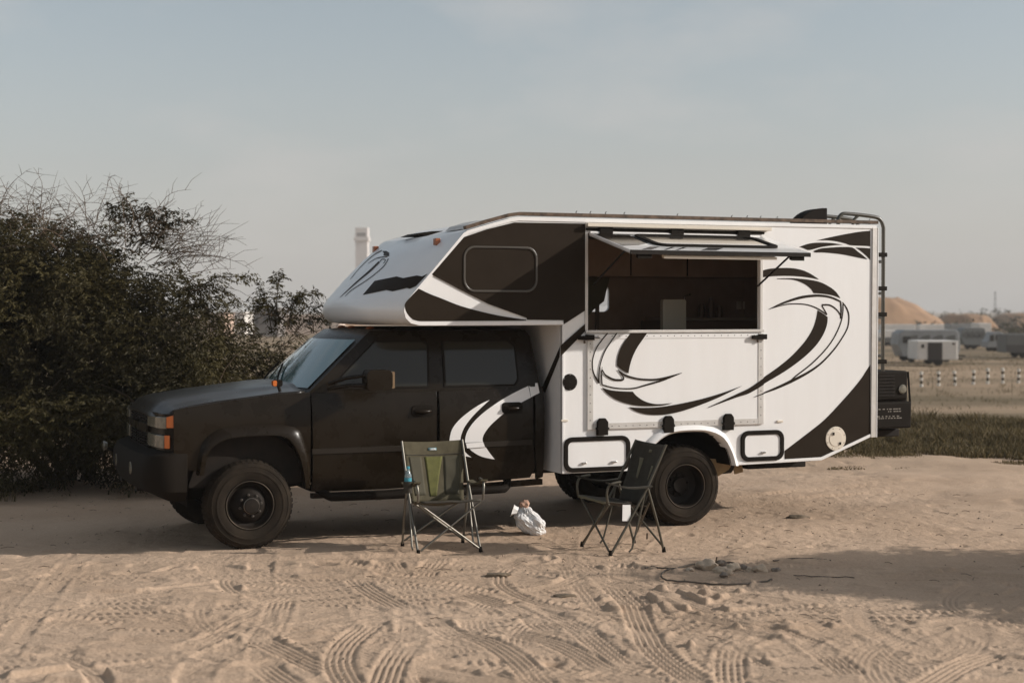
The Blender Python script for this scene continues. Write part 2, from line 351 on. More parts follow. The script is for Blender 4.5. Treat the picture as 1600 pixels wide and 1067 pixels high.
        if kind == 0: ph = (lat+.004*np.sin(al*6))/0.040; ph = ph-np.round(ph); rib = .75-2.0*np.exp(-(ph/.20)**2)
        elif kind == 1: rib = np.clip(2.2*np.cos(2*np.pi*(al+np.abs(lat)*.7)/0.075), -1, 1)
        else: rib = np.clip(2.0*np.cos(2*np.pi*(al+lat*.5)/0.062), -1, 1)*np.clip(2*np.cos(2*np.pi*lat/0.125)+.6, 0, 1)
        Z[sl] = Z[sl]*(1-.85*m)+m*(-depth*.45+depth*.48*rib)
        berm = np.exp(-((best-w*.56)/0.022)**2)*np.clip(np.minimum(al, tot-al)/0.15, 0, 1); Z[sl] += berm*depth*.35
    # level pads where the wheels stand
    for (x, y) in WHEELPADS:
        e = np.exp(-((X-x)**2+(Y-y)**2)/0.10); Z = Z*(1-e)
    Z += zt(X, Y)
    Z += np.where(Y > 30, 0.10*vnoise(0.06, 0.06, 11), 0)*np.clip((Y-30)/30, 0, 1)
    Z += np.where((Y > 16.5) & (Y <= 40), 0.03*vnoise(0.7, 0.7, 12), 0)
    ny, nx = X.shape; me = bpy.data.meshes.new('ground')
    co = np.stack([X, Y, Z], -1).reshape(-1, 3).astype(np.float32)
    idx = np.arange(ny*nx).reshape(ny, nx); q = np.stack([idx[:-1, :-1], idx[:-1, 1:], idx[1:, 1:], idx[1:, :-1]], -1).reshape(-1, 4)
    me.vertices.add(len(co)); me.vertices.foreach_set('co', co.ravel()); me.loops.add(q.size); me.loops.foreach_set('vertex_index', q.ravel().astype(np.int32))
    me.polygons.add(len(q)); me.polygons.foreach_set('loop_start', np.arange(0, q.size, 4, dtype=np.int32)); me.polygons.foreach_set('loop_total', np.full(len(q), 4, np.int32))
    me.polygons.foreach_set('use_smooth', np.ones(len(q), bool)); me.update(); me.validate()
    g = link('ground', me, SAND); g['kind'] = 'structure'; return g
def TW(u, v, z=0.0): return (O[0]+u*UX[0]+v*VX[0], O[1]+u*UX[1]+v*VX[1], z)
WHEELPADS = [TW(0, .34)[:2], TW(0, 2.1)[:2], TW(4.24, .3)[:2], TW(4.24, 2.15)[:2]]
make_ground()

# ------------------------------------------------------------------ the camper truck
truck = thing('camper_truck', 'black crew cab pickup truck carrying a white camper body with black swoosh graphics', 'camper truck', (O[0], O[1], 0), TH)
CV = 1.22
_vz = [(0.30, .34), (.45, .285), (.55, .25), (.80, .225), (1.0, .22), (1.2, .226), (1.37, .262), (1.90, .42), (2.2, .5)]
def vside(z): return float(np.interp(z, [a for a, _ in _vz], [b for _, b in _vz]))
def ST(px, py):                                      # pixel on the truck's own side
    v = .22
    for _ in range(6): u, z = S(px, py, v); v = vside(z)
    return (u, z)
def both(fn):                                        # near side and its mirror image
    fn(lambda u, v, z: (u, v, z)); fn(lambda u, v, z: (u, 2*CV-v, z))
def panel(name, outline, thick, m, parent, off=0.0, mirror=True, bevel=0.006, vf=vside, sheet=False):
    res = []
    for side in ((0, 1) if mirror else (0,)):
        bm = bmesh.new(); bv_ = [bm.verts.new((p[0], 0, p[1])) for p in outline]
        for t_ in tessellate_polygon([[Vector((p[0], p[1], 0)) for p in outline]]):
            if len(set(t_)) == 3: bm.faces.new([bv_[i] for i in t_])
        zs = [p[1] for p in outline]
        for zc in (.45, .55, .68, .80, .90, 1.0, 1.1, 1.2, 1.29, 1.37):
            if min(zs) < zc < max(zs): bmesh.ops.bisect_plane(bm, geom=bm.verts[:]+bm.edges[:]+bm.faces[:], plane_co=(0, 0, zc), plane_no=(0, 0, 1))
        for v in bm.verts: v.co.y = vf(v.co.z)+off
        if not sheet:
            r = bmesh.ops.extrude_face_region(bm, geom=bm.faces[:])
            for e in r['geom']:
                if isinstance(e, bmesh.types.BMVert): e.co.y += thick
        if side:
            for v in bm.verts: v.co.y = 2*CV-v.co.y
        bmesh.ops.recalc_face_normals(bm, faces=bm.faces)
        me = bpy.data.meshes.new(name); bm.to_mesh(me); bm.free(); res.append(link(name, me, m, parent, 35, bevel))
    return res
def Z1(pts, ox, oy, s): return [(ox+p[0]/s, oy+p[1]/s) for p in pts]

# dark core that closes the cab, engine bay and underbody
mb = MB(); mb.box((-.60, .36, .55), (2.78, 2.08, 1.22)); mb.build('chassis_core', STEEL, truck)
mb = MB()
for v in (.72, 1.60): mb.box((-.9, v, .50), (6.1, v+.12, .66))
mb.build('frame_rail', STEEL, truck)
# front fender with its wheel arch
arch_px = [(484, 759), (480, 742), (471, 724), (463, 703), (452, 688), (440, 681), (410, 679), (382, 680), (352, 684), (333, 694), (322, 712), (315, 740)]
fend = [ST(*p) for p in [(289, 637), (340, 629), (437, 616), (484, 613)]]+[ST(*p) for p in arch_px]
f0 = ST(315, 740); fend += [(f0[0], f0[1]), (-.60, f0[1]+.06), (-.665, .86), (-.665, 1.234)]
panel('front_fender', fend, .05, BLACK, truck)
# wheel-arch flare
outer = [ST(*p) for p in [(484.5, 762), (484, 728), (475, 691), (460, 667), (404, 663), (350, 668), (322, 684), (311, 707), (306, 742)]]
inner = [ST(*p) for p in [(476, 762), (471, 728), (461, 701), (444, 682), (404, 680), (355, 685), (332, 697), (322, 714), (317, 742)]]
outer = catmull(outer, 3); inner = catmull(inner, 3)
def flare(fm):
    mb = MB(); n = len(outer); vs = []
    for a, b in zip(outer, inner):
        vs += [fm(a[0], vside(a[1])-.002, a[1]), fm((a[0]*.6+b[0]*.4), vside(a[1])-.045, a[1]*.6+b[1]*.4), fm(b[0], vside(a[1])-.048, b[1]), fm(b[0], vside(a[1])+.09, b[1]+.005)]
    fs = [(i*4+k, i*4+k+1, i*4+k+5, i*4+k+4) for i in range(n-1) for k in range(3)]
    mb.add(vs, fs); mb.build('wheel_arch_flare', BLACK, truck, 50)
both(flare)
def liner(fm):
    mb = MB(); A = [R(a) for a in range(4, 185, 10)]; n = len(A)
    vs = [fm(.015+.555*math.cos(a), v, .43+.60*math.sin(a)) for v in (.30, .80) for a in A]
    mb.add(vs, [(i, i+1, n+i+1, n+i) for i in range(n-1)]+[tuple(range(n, 2*n))]); mb.build('wheel_well_liner', RUBBER, truck, 50)
both(liner)
# doors
fd = panel('front_door', [ST(*p) for p in [(486, 613.5), (540, 613.5), (600, 613), (682, 611), (682.5, 655), (682, 712), (680, 758), (600, 764), (500, 768), (487, 768)]], .05, BLACK, truck)
rd = panel('rear_door', [ST(*p) for p in [(685, 611), (760, 608), (832, 605), (833, 646), (834, 700), (836, 730), (828, 746), (760, 752), (684, 757.5)]], .05, BLACK, truck)
panel('cab_corner', [ST(*p) for p in [(835, 605), (848, 604), (848, 745), (839, 748), (838, 730), (836, 700)]], .05, BLACK, truck)
panel('rocker_panel', [ST(*p) for p in [(487, 771), (600, 766.5), (760, 755), (848, 748), (848, 757), (760, 764), (600, 775), (487, 779)]], .06, BLACK, truck)
panel('side_moulding', [ST(*p) for p in [(487, 701), (600, 697), (681, 693.5), (681, 702), (600, 706), (487, 710)]], .02, mat('grey_moulding', (0.020, 0.0145, 0.0095), .5, spec=.2), truck, off=-.012)
panel('side_moulding', [ST(*p) for p in [(686, 693), (760, 690), (831, 686.5), (831, 694.5), (760, 698), (686, 701.5)]], .02, MATS['grey_moulding'], truck, off=-.012)
# door handles
def handle(pxc, door, idx):
    u, z = ST(*pxc)
    def mk(fm, dr):
        mb = MB(); mb.prism([rrect(u-.105, z-.052, u+.105, z+.052, .035)], vside(z)-.012, vside(z)+.01, lambda a, b, v: fm(a, v, b)); pl = mb.build('handle_recess', RUBBER, dr, 40, .004)
        pl.name = 'handle'
        mb = MB(); mb.tube([fm(u-.075, vside(z)-.016, z), fm(u-.05, vside(z)-.038, z-.002), fm(u+.04, vside(z)-.040, z-.004), fm(u+.075, vside(z)-.016, z)], [.014, .018, .018, .014], 8); g = mb.build('handle_grip', BLACK, dr, 50)
    mk(lambda a, v, b: (a, v, b), door[0]); mk(lambda a, v, b: (a, 2*CV-v, b), door[1])
handle((660, 642), fd, 0); handle((800, 637), rd, 1)
# side step tube
def step(fm):
    p = [fm(a, b, c) for a, b, c in [(.62, .42, .52), (.70, .25, .44), (.9, .20, .425), (2.2, .20, .425), (2.42, .24, .44), (2.5, .42, .52)]]
    MB().tube(catmull(p, 4), .038, 10).build('side_step', RUBBER, truck, 50)
both(step)
# cab shell (upper cab) and glass
bz, tz = 1.365, 1.86
def cabring(z, u0, u1, v0, bow):
    pts = []
    for k in range(9):
        t = k/8; v = v0+(2*CV-2*v0)*t; pts.append((u0-bow*(1-(2*t-1)**2), v, z))
    return pts+[(u1, 2*CV-v0, z), (u1, v0, z)]
rings = [cabring(1.20, .50, 2.79, .285, .12), cabring(bz, .545, 2.79, .275, .13), cabring(tz-.02, 1.08, 2.74, .415, .16), cabring(1.905, 1.17, 2.71, .47, .16), cabring(1.935, 1.40, 2.60, .66, .10)]
mb = MB(); n = len(rings[0])
mb.add([p for r in rings for p in r], [(i*n+k, i*n+(k+1) % n, (i+1)*n+(k+1) % n, (i+1)*n+k) for i in range(4) for k in range(n)]+[tuple(4*n+k for k in range(n))])
mb.build('cab_shell', BLACK, truck, 40)
# windscreen follows the bowed front of the cab
mb = MB(); A, B = rings[1], rings[2]; vs = []; fs = []
for j in range(7):
    t = .05+.90*j/6
    for k in range(17):
        s = .035+.93*k/16; i = min(int(s*8), 7); f = s*8-i
        a = Vector(A[i]).lerp(Vector(A[i+1]), f); b = Vector(B[i]).lerp(Vector(B[i+1]), f); p = a.lerp(b, t)+Vector((-.010, 0, .008)); vs.append(p)
for j in range(6):
    for k in range(16): fs.append((j*17+k, j*17+k+1, (j+1)*17+k+1, (j+1)*17+k))
ws = MB().add(vs, fs).build('windscreen', WSG, truck, 60)
def wiper(s0, s1):
    P = []
    for t, s in zip((.02, .10, .22, .40), (s0, s0+(s1-s0)*.3, s0+(s1-s0)*.6, s1)):
        i = min(int(s*8), 7); f = s*8-i; a = Vector(A[i]).lerp(Vector(A[i+1]), f); b = Vector(B[i]).lerp(Vector(B[i+1]), f); P.append(a.lerp(b, t)+Vector((-.03, 0, .022)))
    MB().tube(P, .009, 6).build('wiper', RUBBER, ws)
wiper(.30, .62); wiper(.62, .92)
def sidev(z): return float(np.interp(z, [bz, tz-.02], [.275, .415]))
def sglass(name, pts, door, r=0):
    for side in (0, 1):
        mb = MB(); f = (lambda a, b, v: (a, sidev(b)-.006+v, b)) if not side else (lambda a, b, v: (a, 2*CV-sidev(b)+.006-v, b))
        mb.prism([smooth_poly(pts, 30, 3)], 0, .008, f); g = mb.build(name, GLASS, door[side], 30)
        mb = MB(); o2 = [(p[0]+(p[0]-sum(q[0] for q in pts)/len(pts))*.045, p[1]+(p[1]-sum(q[1] for q in pts)/len(pts))*.07) for p in pts]
        mb.prism([smooth_poly(o2, 30, 3), smooth_poly(pts, 30, 3)], -.004, .01, f); mb.build('window_seal', RUBBER, door[side], 30)
wz0 = 1.40; wz1 = 1.80
sglass('window', [(.80, wz0), (1.66, wz0), (1.69, wz1-.03), (1.66, wz1), (1.24, wz1), (1.16, wz1-.03), (.83, wz0+.07)], fd)
sglass('window', [(1.84, wz0), (2.52, wz0), (2.56, wz0+.05), (2.56, wz1-.05), (2.50, wz1), (1.86, wz1)], rd)
# hood
ed = [(-.80, 1.185), (-.72, 1.225), (-.557, 1.258), (-.275, 1.296), (.276, 1.357), (.52, 1.372)]
us = np.concatenate([np.linspace(-.815, -.72, 6), np.linspace(-.66, .50, 16)]); vs_ = np.linspace(.275, 2*CV-.275, 33); vs = []; fs = []
for u in us:
    for v in vs_:
        t = (v-CV)/(CV-.275); z = np.interp(u, [a for a, _ in ed], [b for _, b in ed]); a = abs(t)
        z += .045*(1-a**2.2)+.022*(1/(1+math.exp((a-.66)*28))); fr = max(0, (-.66-u)/.155); z -= .075*fr**2.2
        uu = u+.075*a**4*(1-min(1, max(0, (u+.815)/.5))); vs.append((uu, v, z))
nv = len(vs_)
fs = [(i*nv+k, i*nv+k+1, (i+1)*nv+k+1, (i+1)*nv+k) for i in range(len(us)-1) for k in range(nv-1)]
hd = MB().add(vs, fs).build('hood', HOODP, truck, 60)
so = hd.modifiers.new('thick', 'SOLIDIFY'); so.thickness = .02; so.offset = -1
# front end, wrapped round the corners
PL = catmull([(-.50, .232), (-.58, .234), (-.66, .242), (-.725, .275), (-.762, .345), (-.785, .50), (-.805, .85), (-.812, 1.22)], 6)
PL = PL+[(u, 2*CV-v) for u, v in PL[-2::-1]]
pls = [0.0]
for a, b in zip(PL[:-1], PL[1:]): pls.append(pls[-1]+math.hypot(b[0]-a[0], b[1]-a[1]))
LT = pls[-1]
def plan(s, off=0.0):
    s = min(max(s, 0), LT); i = max(0, min(int(np.searchsorted(pls, s))-1, len(PL)-2)); f = (s-pls[i])/(pls[i+1]-pls[i])
    a, b = PL[i], PL[i+1]; d = Vector((b[0]-a[0], b[1]-a[1])).normalized(); return (a[0]+(b[0]-a[0])*f-d.y*off, a[1]+(b[1]-a[1])*f+d.x*off)
def s_at_u(u): return next(pls[i] for i in range(len(PL)) if PL[i][0] <= u)
def wrap(name, s0, s1, z0, z1, off, thick, m, parent=truck, n=16, slope=None, mirror=False):
    out = None
    for sd in ((0, 1) if mirror else (0,)):
        vs = []
        for k in range(n+1):
            s = s0+(s1-s0)*k/n; ss = LT-s if sd else s
            zz0, zz1 = (z0(k/n), z1(k/n)) if callable(z0) else (z0, z1)
            for o_ in (off, off-thick):
                p = plan(ss, o_); vs += [(p[0], p[1], zz0), (p[0], p[1], zz1)]
        fs = []
        for k in range(n):
            a, b = 4*k, 4*(k+1); fs += [(a, b, b+1, a+1), (a+2, a+3, b+3, b+2), (a+1, b+1, b+3, a+3), (a, a+2, b+2, b)]
        fs += [(0, 1, 3, 2), (4*n, 4*n+2, 4*n+3, 4*n+1)]
        o2 = MB().add(vs, fs).build(name, m, parent, 40, .004); out = out or o2
    return out
sA = s_at_u(-.675); sC = s_at_u(-.735); sE = s_at_u(-.78)+.25
wrap('front_header', 0.02, LT-.02, .85, 1.20, -.02, .05, BLACK, n=60)
wrap('headlight', sC-.03, sE, lambda t: 1.075, lambda t: 1.175-.012*t, .008, .03, LENS, mirror=True)
wrap('turn_signal', sA-.035, sC-.035, lambda t: 1.082-.0*t, lambda t: 1.195-.02*t, .009, .03, AMBER, mirror=True, n=6)
wrap('lower_lamp', sC-.01, sE, .905, 1.015, .008, .03, LENS, mirror=True)
wrap('side_marker', sA+.01, sC-.015, .905, 1.018, .009, .03, AMBER, mirror=True, n=6)
wrap('grille_bar', sE+.02, LT-sE-.02, 1.02, 1.09, .015, .03, BLACK, n=20)
for k in range(5): wrap('grille_slat', sE+.03, LT-sE-.03, .875+.027*k, .888+.027*k, .0, .02, RUBBER, n=16)
for k in range(3): wrap('grille_slat', sE+.03, LT-sE-.03, 1.105+.027*k, 1.118+.027*k, .0, .02, RUBBER, n=16)
# heavy black bumper, its underside swept up to the front
bs = [s_at_u(-.55), LT-s_at_u(-.55)]
vs = []; nb = 48
for k in range(nb+1):
    s = bs[0]+(bs[1]-bs[0])*k/nb; e = min(1, min(k, nb-k)/7.0); e = e*e*(3-2*e)
    for off, z in ((.00, .88), (.085*e+.015, .845), (.125*e+.015, .77), (.125*e+.015, .64), (.085*e+.01, .53), (-.10, .435), (-.16, .50), (-.10, .87)):
        p = plan(s, off); vs.append((p[0], p[1], z))
fs = [(k*8+i, k*8+(i+1) % 8, (k+1)*8+(i+1) % 8, (k+1)*8+i) for k in range(nb) for i in range(8)]+[tuple(range(8)), tuple(nb*8+i for i in range(7, -1, -1))]
bump = MB().add(vs, fs).build('front_bumper', RUBBER, truck, 35, .006)
for v in (.80, 1.64):
    MB().lathe([(0, -.002), (.055, 0), (.06, .02), (.06, .05)], (0, 0, 0), n=20)
    mb = MB(); vs0 = MB().lathe([(.001, .0), (.055, .004), (.062, .02), (.062, .06)], (0, 0, 0), n=18)
    mb.add([(-.952+q[1], v+q[0], .70+q[2]) for q in vs0.v], vs0.f); mb.build('fog_lamp', LENS, bump, 40)
# small round lamp on a stalk at the far end of the bumper
mb = MB(); l0 = MB().lathe([(.001, -.03), (.03, -.028), (.045, 0), (.042, .012), (.001, .016)], (0, 0, 0), n=8); mb.add([(-1.0-q[1], 2.02+q[0], .80+q[2]) for q in l0.v], l0.f)
lp = mb.build('auxiliary_lamp', LENS, bump, 30); MB().tube([(-.97, 2.02, .78), (-.86, 2.02, .70)], .012, 6).build('lamp_bracket', STEEL, bump)
# mirrors on long arms
def mirror(fm):
    o = MB().box((0, 0, 0), (0, 0, 0))
    mb = MB(); mb.prism([rrect(.965, 1.385, 1.20, 1.565, .045)], -.10, .06, lambda a, b, v: fm(a, v, b)); hd_ = mb.build('mirror', BLACK, truck, 40, .02)
    mb = MB(); mb.prism([rrect(1.196, 1.40, 1.222, 1.55, .012)], -.09, .05, lambda a, b, v: fm(a, v, b)); mb.build('mirror_glass', mat('tan_mirror_edge', (.20, .13, .07), .3, spec=.6), hd_, 40)
    for z0, z1 in ((1.435, 1.52), (1.39, 1.43)):
        MB().tube([fm(.72, .27, z0), fm(.85, .16, (z0+z1)/2+.01), fm(1.0, -.01, z1)], .017, 8).build('mirror_arm', BLACK, hd_, 50)
both(mirror)
# amber work lamp at the cowl
mb = MB(); mb.prism([rrect(.235, 1.415, .315, 1.475, .018)], .33, .40); wk = mb.build('work_lamp', RUBBER, truck, 40, .004)
mb = MB(); mb.prism([rrect(.228, 1.42, .262, 1.47, .012)], .322, .385); mb.build('lamp_lens', AMBER, wk, 40)
MB().tube([(.285, .365, 1.42), (.30, .36, 1.37)], .014, 6).build('lamp_stalk', STEEL, wk)
# cab roof marker lights
for v in (.75, 1.22, 1.69):
    l0 = MB().lathe([(.001, .045), (.03, .04), (.05, .018), (.055, 0)], (1.22 if v == 1.22 else 1.26, v, 1.90), axis='z', n=14); l0.build('roof_marker_light', ORANGE, truck, 50)

# wheels ----------------------------------------------------------
TR = .392
def wheel(u, vout, deep, far=False, label=None):
    """vout: v of the outer face; width .26 inwards"""
    w = bpy.data.objects.new('wheel', None); COL.objects.link(w); w.parent = truck; w.location = (u, vout if not far else 2*CV-vout, TR-.006)
    sg = 1 if not far else -1
    prof = [(.215, .035), (.225, .012), (.258, .0), (.285, -.002), (.288, -.006), (.300, -.006), (.303, -.001), (.335, .006), (.338, .003), (.350, .008), (.362, .022), (.382, .045), (TR-.006, .075), (TR-.004, .13), (TR-.006, .185), (.382, .215), (.362, .238), (.32, .256), (.26, .26), (.215, .24)]
    MB().lathe([(r, sg*h) for r, h in prof], (0, 0, 0), n=56).build('tyre', TYRE, w, 40)
    mb = MB(); nb = 46
    for k in range(nb):                              # tread blocks
        for row, (h0, h1, r0, r1) in enumerate(((.028, .085, .368, TR+.003), (.095, .165, TR-.01, TR+.004), (.175, .232, TR+.003, .368))):
            a0 = 2*math.pi*(k+(.5 if row == 1 else 0)+.12)/nb; a1 = a0+2*math.pi/nb*.66
            vs = []
            for a, sk in ((a0, 0), (a1, 0)):
                for rr, hh in ((r0, h0), (r1, h1)):
                    for dr in (-.03, .005): vs.append(((rr+dr)*math.cos(a), sg*hh, (rr+dr)*math.sin(a)))
            mb.add(vs, [(0, 1, 3, 2), (4, 6, 7, 5), (1, 5, 7, 3), (0, 4, 5, 1), (2, 3, 7, 6)])
    mb.build('tread', TYRE, w)['kind'] = 'stuff'
    if deep:   # dished outer wheel of a dual pair
        rp = [(.218, .03), (.208, .018), (.198, .03), (.192, .08), (.185, .15), (.12, .165), (.115, .16), (.075, .16), (.07, .12), (.001, .115)]
    else:
        rp = [(.218, .03), (.208, .018), (.198, .03), (.188, .07), (.165, .085), (.125, .03), (.105, .012), (.085, .010), (.078, -.03), (.06, -.045), (.001, -.048)]
    MB().lathe([(r, sg*h) for r, h in rp], (0, 0, 0), n=40).build('rim', STEEL, w, 35)
    mb = MB(); rr, hh = (.095, .158) if deep else (.095, .008)
    for k in range(8):
        a = 2*math.pi*k/8+.2; c = (rr*math.cos(a), 0, rr*math.sin(a)); l0 = MB().lathe([(.013, .0), (.012, -.022*1), (.001, -.025)], (0, 0, 0), n=6)
        mb.add([(c[0]+q[0], sg*(hh+q[1]), c[2]+q[2]) for q in l0.v], l0.f)
    mb.build('lug_nut', mat('dull_nut', (.07, .06, .05), .5, metal=.5) if not deep else STEEL, w, 40)['kind'] = 'stuff'
    if not deep:
        MB().lathe([(.066, sg*-.044), (.070, sg*-.040), (.070, sg*-.020)], (0, 0, 0), n=24).build('hub_ring', mat('dull_hub', (.22, .19, .16), .3, metal=.9), w, 40)
    # rim beading catching the light
    MB().lathe([(.206, sg*.014), (.210, sg*.010), (.214, sg*.014)], (0, 0, 0), n=40).build('rim_lip', mat('worn_rim_lip', (.16, .13, .10), .35, metal=.7), w, 40)
wheel(0, .225, False); wheel(0, .225, False, True)
for far in (False, True): wheel(4.24, .055, True, far); wheel(4.24, .36, True, far)
MB().tube([(4.24, .2, .39), (4.24, 2.24, .39)], .06, 12).build('rear_axle', STEEL, truck, 50)
MB().tube([(0, .35, .39), (0, 2.09, .39)], .05, 12).build('front_axle', STEEL, truck, 50)
mb = MB(); mb.lathe([(.001, 0), (.16, .02), (.19, .08), (.16, .14), (.001, .16)], (4.24, CV-.08, .39), n=20); mb.build('differential', STEEL, truck, 50)
# exhaust silencer, leaf spring and tan mud flap behind the rear wheel
mb = MB(); mb.tube([(4.62, .62, .50), (4.70, .62, .50), (5.05, .62, .52), (5.12, .62, .52)], [.03, .095, .095, .03], 14); mb.build('exhaust_silencer', STEEL, truck, 50)
mb = MB(); mb.tube(catmull([(3.55, .66, .62), (3.9, .66, .50), (4.24, .66, .47), (4.6, .66, .50), (4.95, .66, .62)], 4), .03, 8); mb.build('leaf_spring', STEEL, truck, 50)
mb = MB(); mb.prism([[(4.64, .62), (4.80, .60), (4.92, .585), (4.86, .50), (4.74, .44), (4.66, .43)]], .30, .315); mb.build('mud_flap', TAN, truck, None, .003)
mb = MB(); mb.prism([[(5.05, .54), (5.16, .53), (5.18, .44), (5.08, .42)]], .55, .565); mb.build('mud_flap', TAN, truck, None, .003)
mb = MB(); mb.box((5.2, .5, .47), (5.9, 1.9, .56)); mb.build('rear_crossmember', STEEL, truck, None, .01)

# ------------------------------------------------------------------ camper body (part of the same vehicle)
arch = [S(*p) for p in [(1144, 727), (1139, 707.5), (1128, 687), (1107, 675.5), (1080, 674), (1051, 676), (1030, 686), (1014, 703), (1004, 720), (1000, 733)]]
arch = [(max(a, 3.6), b) for a, b in catmull(arch, 2)]; arch[0] = (arch[0][0], .575); arch[-1] = (arch[-1][0], .569)
nose_low = [(1.62, 1.953), (1.482, 1.956), (1.40, 1.975), (1.352, 2.02), (1.334, 2.085), (1.345, 2.145), (1.391, 2.210)]
nose_up = [(1.56, 2.398), (1.74, 2.602), (1.905, 2.790)]
roof = [(1.945, 2.815), (2.15, 2.876), (2.36, 2.935), (2.45, 2.948), (3.2, 2.950), (4.8, 2.953), (6.40, 2.957)]
prof = [(2.887, .568), (2.887, 1.955), (2.3, 1.953)]+nose_low+nose_up+roof+[(6.39, .82), (5.748, .587)]+arch
OPEN = [(3.155, 1.905), (5.02, 1.905), (5.02, 2.815), (3.155, 2.815)]
def wall_near():
    MB().prism([prof, OPEN], 0.0, .035).build('side_wall', WHITE, truck, None)
wall_near()
p0, p1 = S(924, 446, 2.41), S(951, 487, 2.41)
FW = rrect(p0[0]-.25, p1[1], p1[0], p0[1], .06)
MB().prism([prof, FW], 2*CV-.035, 2*CV).build('side_wall', WHITE, truck, None)
# skin over roof, nose, rear and underside
NB = .27
def bulge(v): t = abs((v-CV)/CV); return NB*(1-t**2.6)
def nosew(u, z): return 1.0 if (u < 1.92 and z > 1.94 and (u, z) != (1.62, 1.953)) else 0.0
nvv = 25; vv = [.002+(2*CV-.004)*k/(nvv-1) for k in range(nvv)]
def skin(name, idx, m, smooth, nose=False, inset=0.0):
    vs = []; fs = []; P = [prof[i % len(prof)] for i in idx]
    for v in vv:
        for (u, z) in P:
            du = 0.0
            if nose:
                w = {True: 1.0, False: 0.0}[nosew(u, z)]
                if z < 1.97: w *= np.clip((1.62-u)/.2, 0, 1)
                if z > 2.55: w *= 1-.72*np.clip((z-2.55)/.26, 0, 1)
                du = -bulge(v)*w
            vs.append((u+du, v, z))
    k = len(P)
    for j in range(nvv-1):
        for i in range(k-1): fs.append((j*k+i, j*k+i+1, (j+1)*k+i+1, (j+1)*k+i))
    return MB().add(vs, fs).build(name, m, truck, smooth)
i_n0 = prof.index(nose_low[0]); i_r0 = prof.index(roof[0]); i_r1 = prof.index(roof[-1])
# finer nose profile for a smooth cap
nose_idx = list(range(i_n0, i_r0+1)); nose = skin('nose_cap', nose_idx, NOSEW, 50, True)
skin('roof_panel', range(i_r0, i_r1+1), WHITE, 30); skin('rear_wall', range(i_r1, i_r1+2), WHITE, 30)
skin('underside', list(range(i_r1+1, len(prof)))+[0], RUBBER, 30); skin('front_wall', [0, 1], NOSEW, 30); skin('cabover_floor', [1, 2, 3], NOSEW, 30)
dg = bpy.context.evaluated_depsgraph_get(); NBVH = BVHTree.FromPolygons([v.co[:] for v in nose.data.vertices], [p.vertices[:] for p in nose.data.polygons])
# trims
def strip(name, pts, w, v0, v1, m, inward=1, bevel=.002):
    P = [Vector(p) for p in pts]; a = []; b = []
    for i, p in enumerate(P):
        t = (P[min(i+1, len(P)-1)]-P[max(i-1, 0)]).normalized(); nn = Vector((-t.y, t.x))*inward; a.append(tuple(p)); b.append(tuple(p+nn*w))
    MB().prism([a+b[::-1]], v0, v1).build(name, m, truck, None, bevel)
edge = [(2.889, 1.958), (2.3, 1.956)]+nose_low[1:]+nose_up+roof
strip('edge_trim', edge, .034, -.010, -.0005, WHITE, -1)
strip('edge_trim', [(2.888, 1.985), (2.888, .572)], .022, -.008, -.0005, WHITE, 1)
strip('bottom_trim', [(4.78, .578), (5.748, .590), (6.39, .823)], .030, -.009, -.0005, WHITE, 1)
strip('corner_post', [(6.402, .80), (6.412, 2.93)], .062, -.014, -.0005, ALU, 1)
strip('corner_post', [(6.412, .80), (6.420, 2.93)], .010, -.018, .05, WHITE, 1)
strip('roof_edge', [(1.93, 2.822), (2.15, 2.889), (2.37, 2.950), (2.46, 2.962), (3.2, 2.964), (4.8, 2.967), (6.42, 2.971)], .032, -.012, .05, RUST, 1, 0)
# roof hooks
for px in (900, 922, 946, 975, 1058, 1143, 1167, 1188, 1214, 1358):
    u, z = S(px, 338, .02); MB().tube([(u, .02, 2.965), (u, .02, 3.010), (u+.010, .02, 3.020)], .004, 5).build('roof_hook', STEEL, truck)
# opening frame, interior
strip('window_frame', [(3.150, 1.90), (3.150, 2.82)], .030, -.012, .02, ALU, 1); strip('window_frame', [(5.025, 1.90), (5.025, 2.82)], .030, -.012, .02, ALU, -1)
strip('window_sill', [(3.12, 1.878), (5.06, 1.878)], .026, -.03, .03, ALU, 1)
room = MB(); x0, x1, y0, y1, z0, z1 = 2.93, 6.30, .040, 2*CV-.04, 1.02, 2.90
room.add([(x0,y0,z0),(x1,y0,z0),(x1,y1,z0),(x0,y1,z0),(x0,y0,z1),(x1,y0,z1),(x1,y1,z1),(x0,y1,z1)], [(0,1,2,3),(4,7,6,5),(1,5,6,2),(0,3,7,4)])
room.build('interior_lining', INTER, truck)
MB().prism([[(x0, z0), (x1, z0), (x1, z1), (x0, z1)], FW], y1-.01, y1).build('interior_wall', INTER, truck)
MB().prism([rrect(*[FW[12][0]-.0, FW[12][1]-.0, FW[0][0], FW[6][1]], .06)], 2*CV-.03, 2*CV-.026).build('far_window_glass', mat('clear_glass', (.9, .9, .9), .02, trans=1.0), truck)
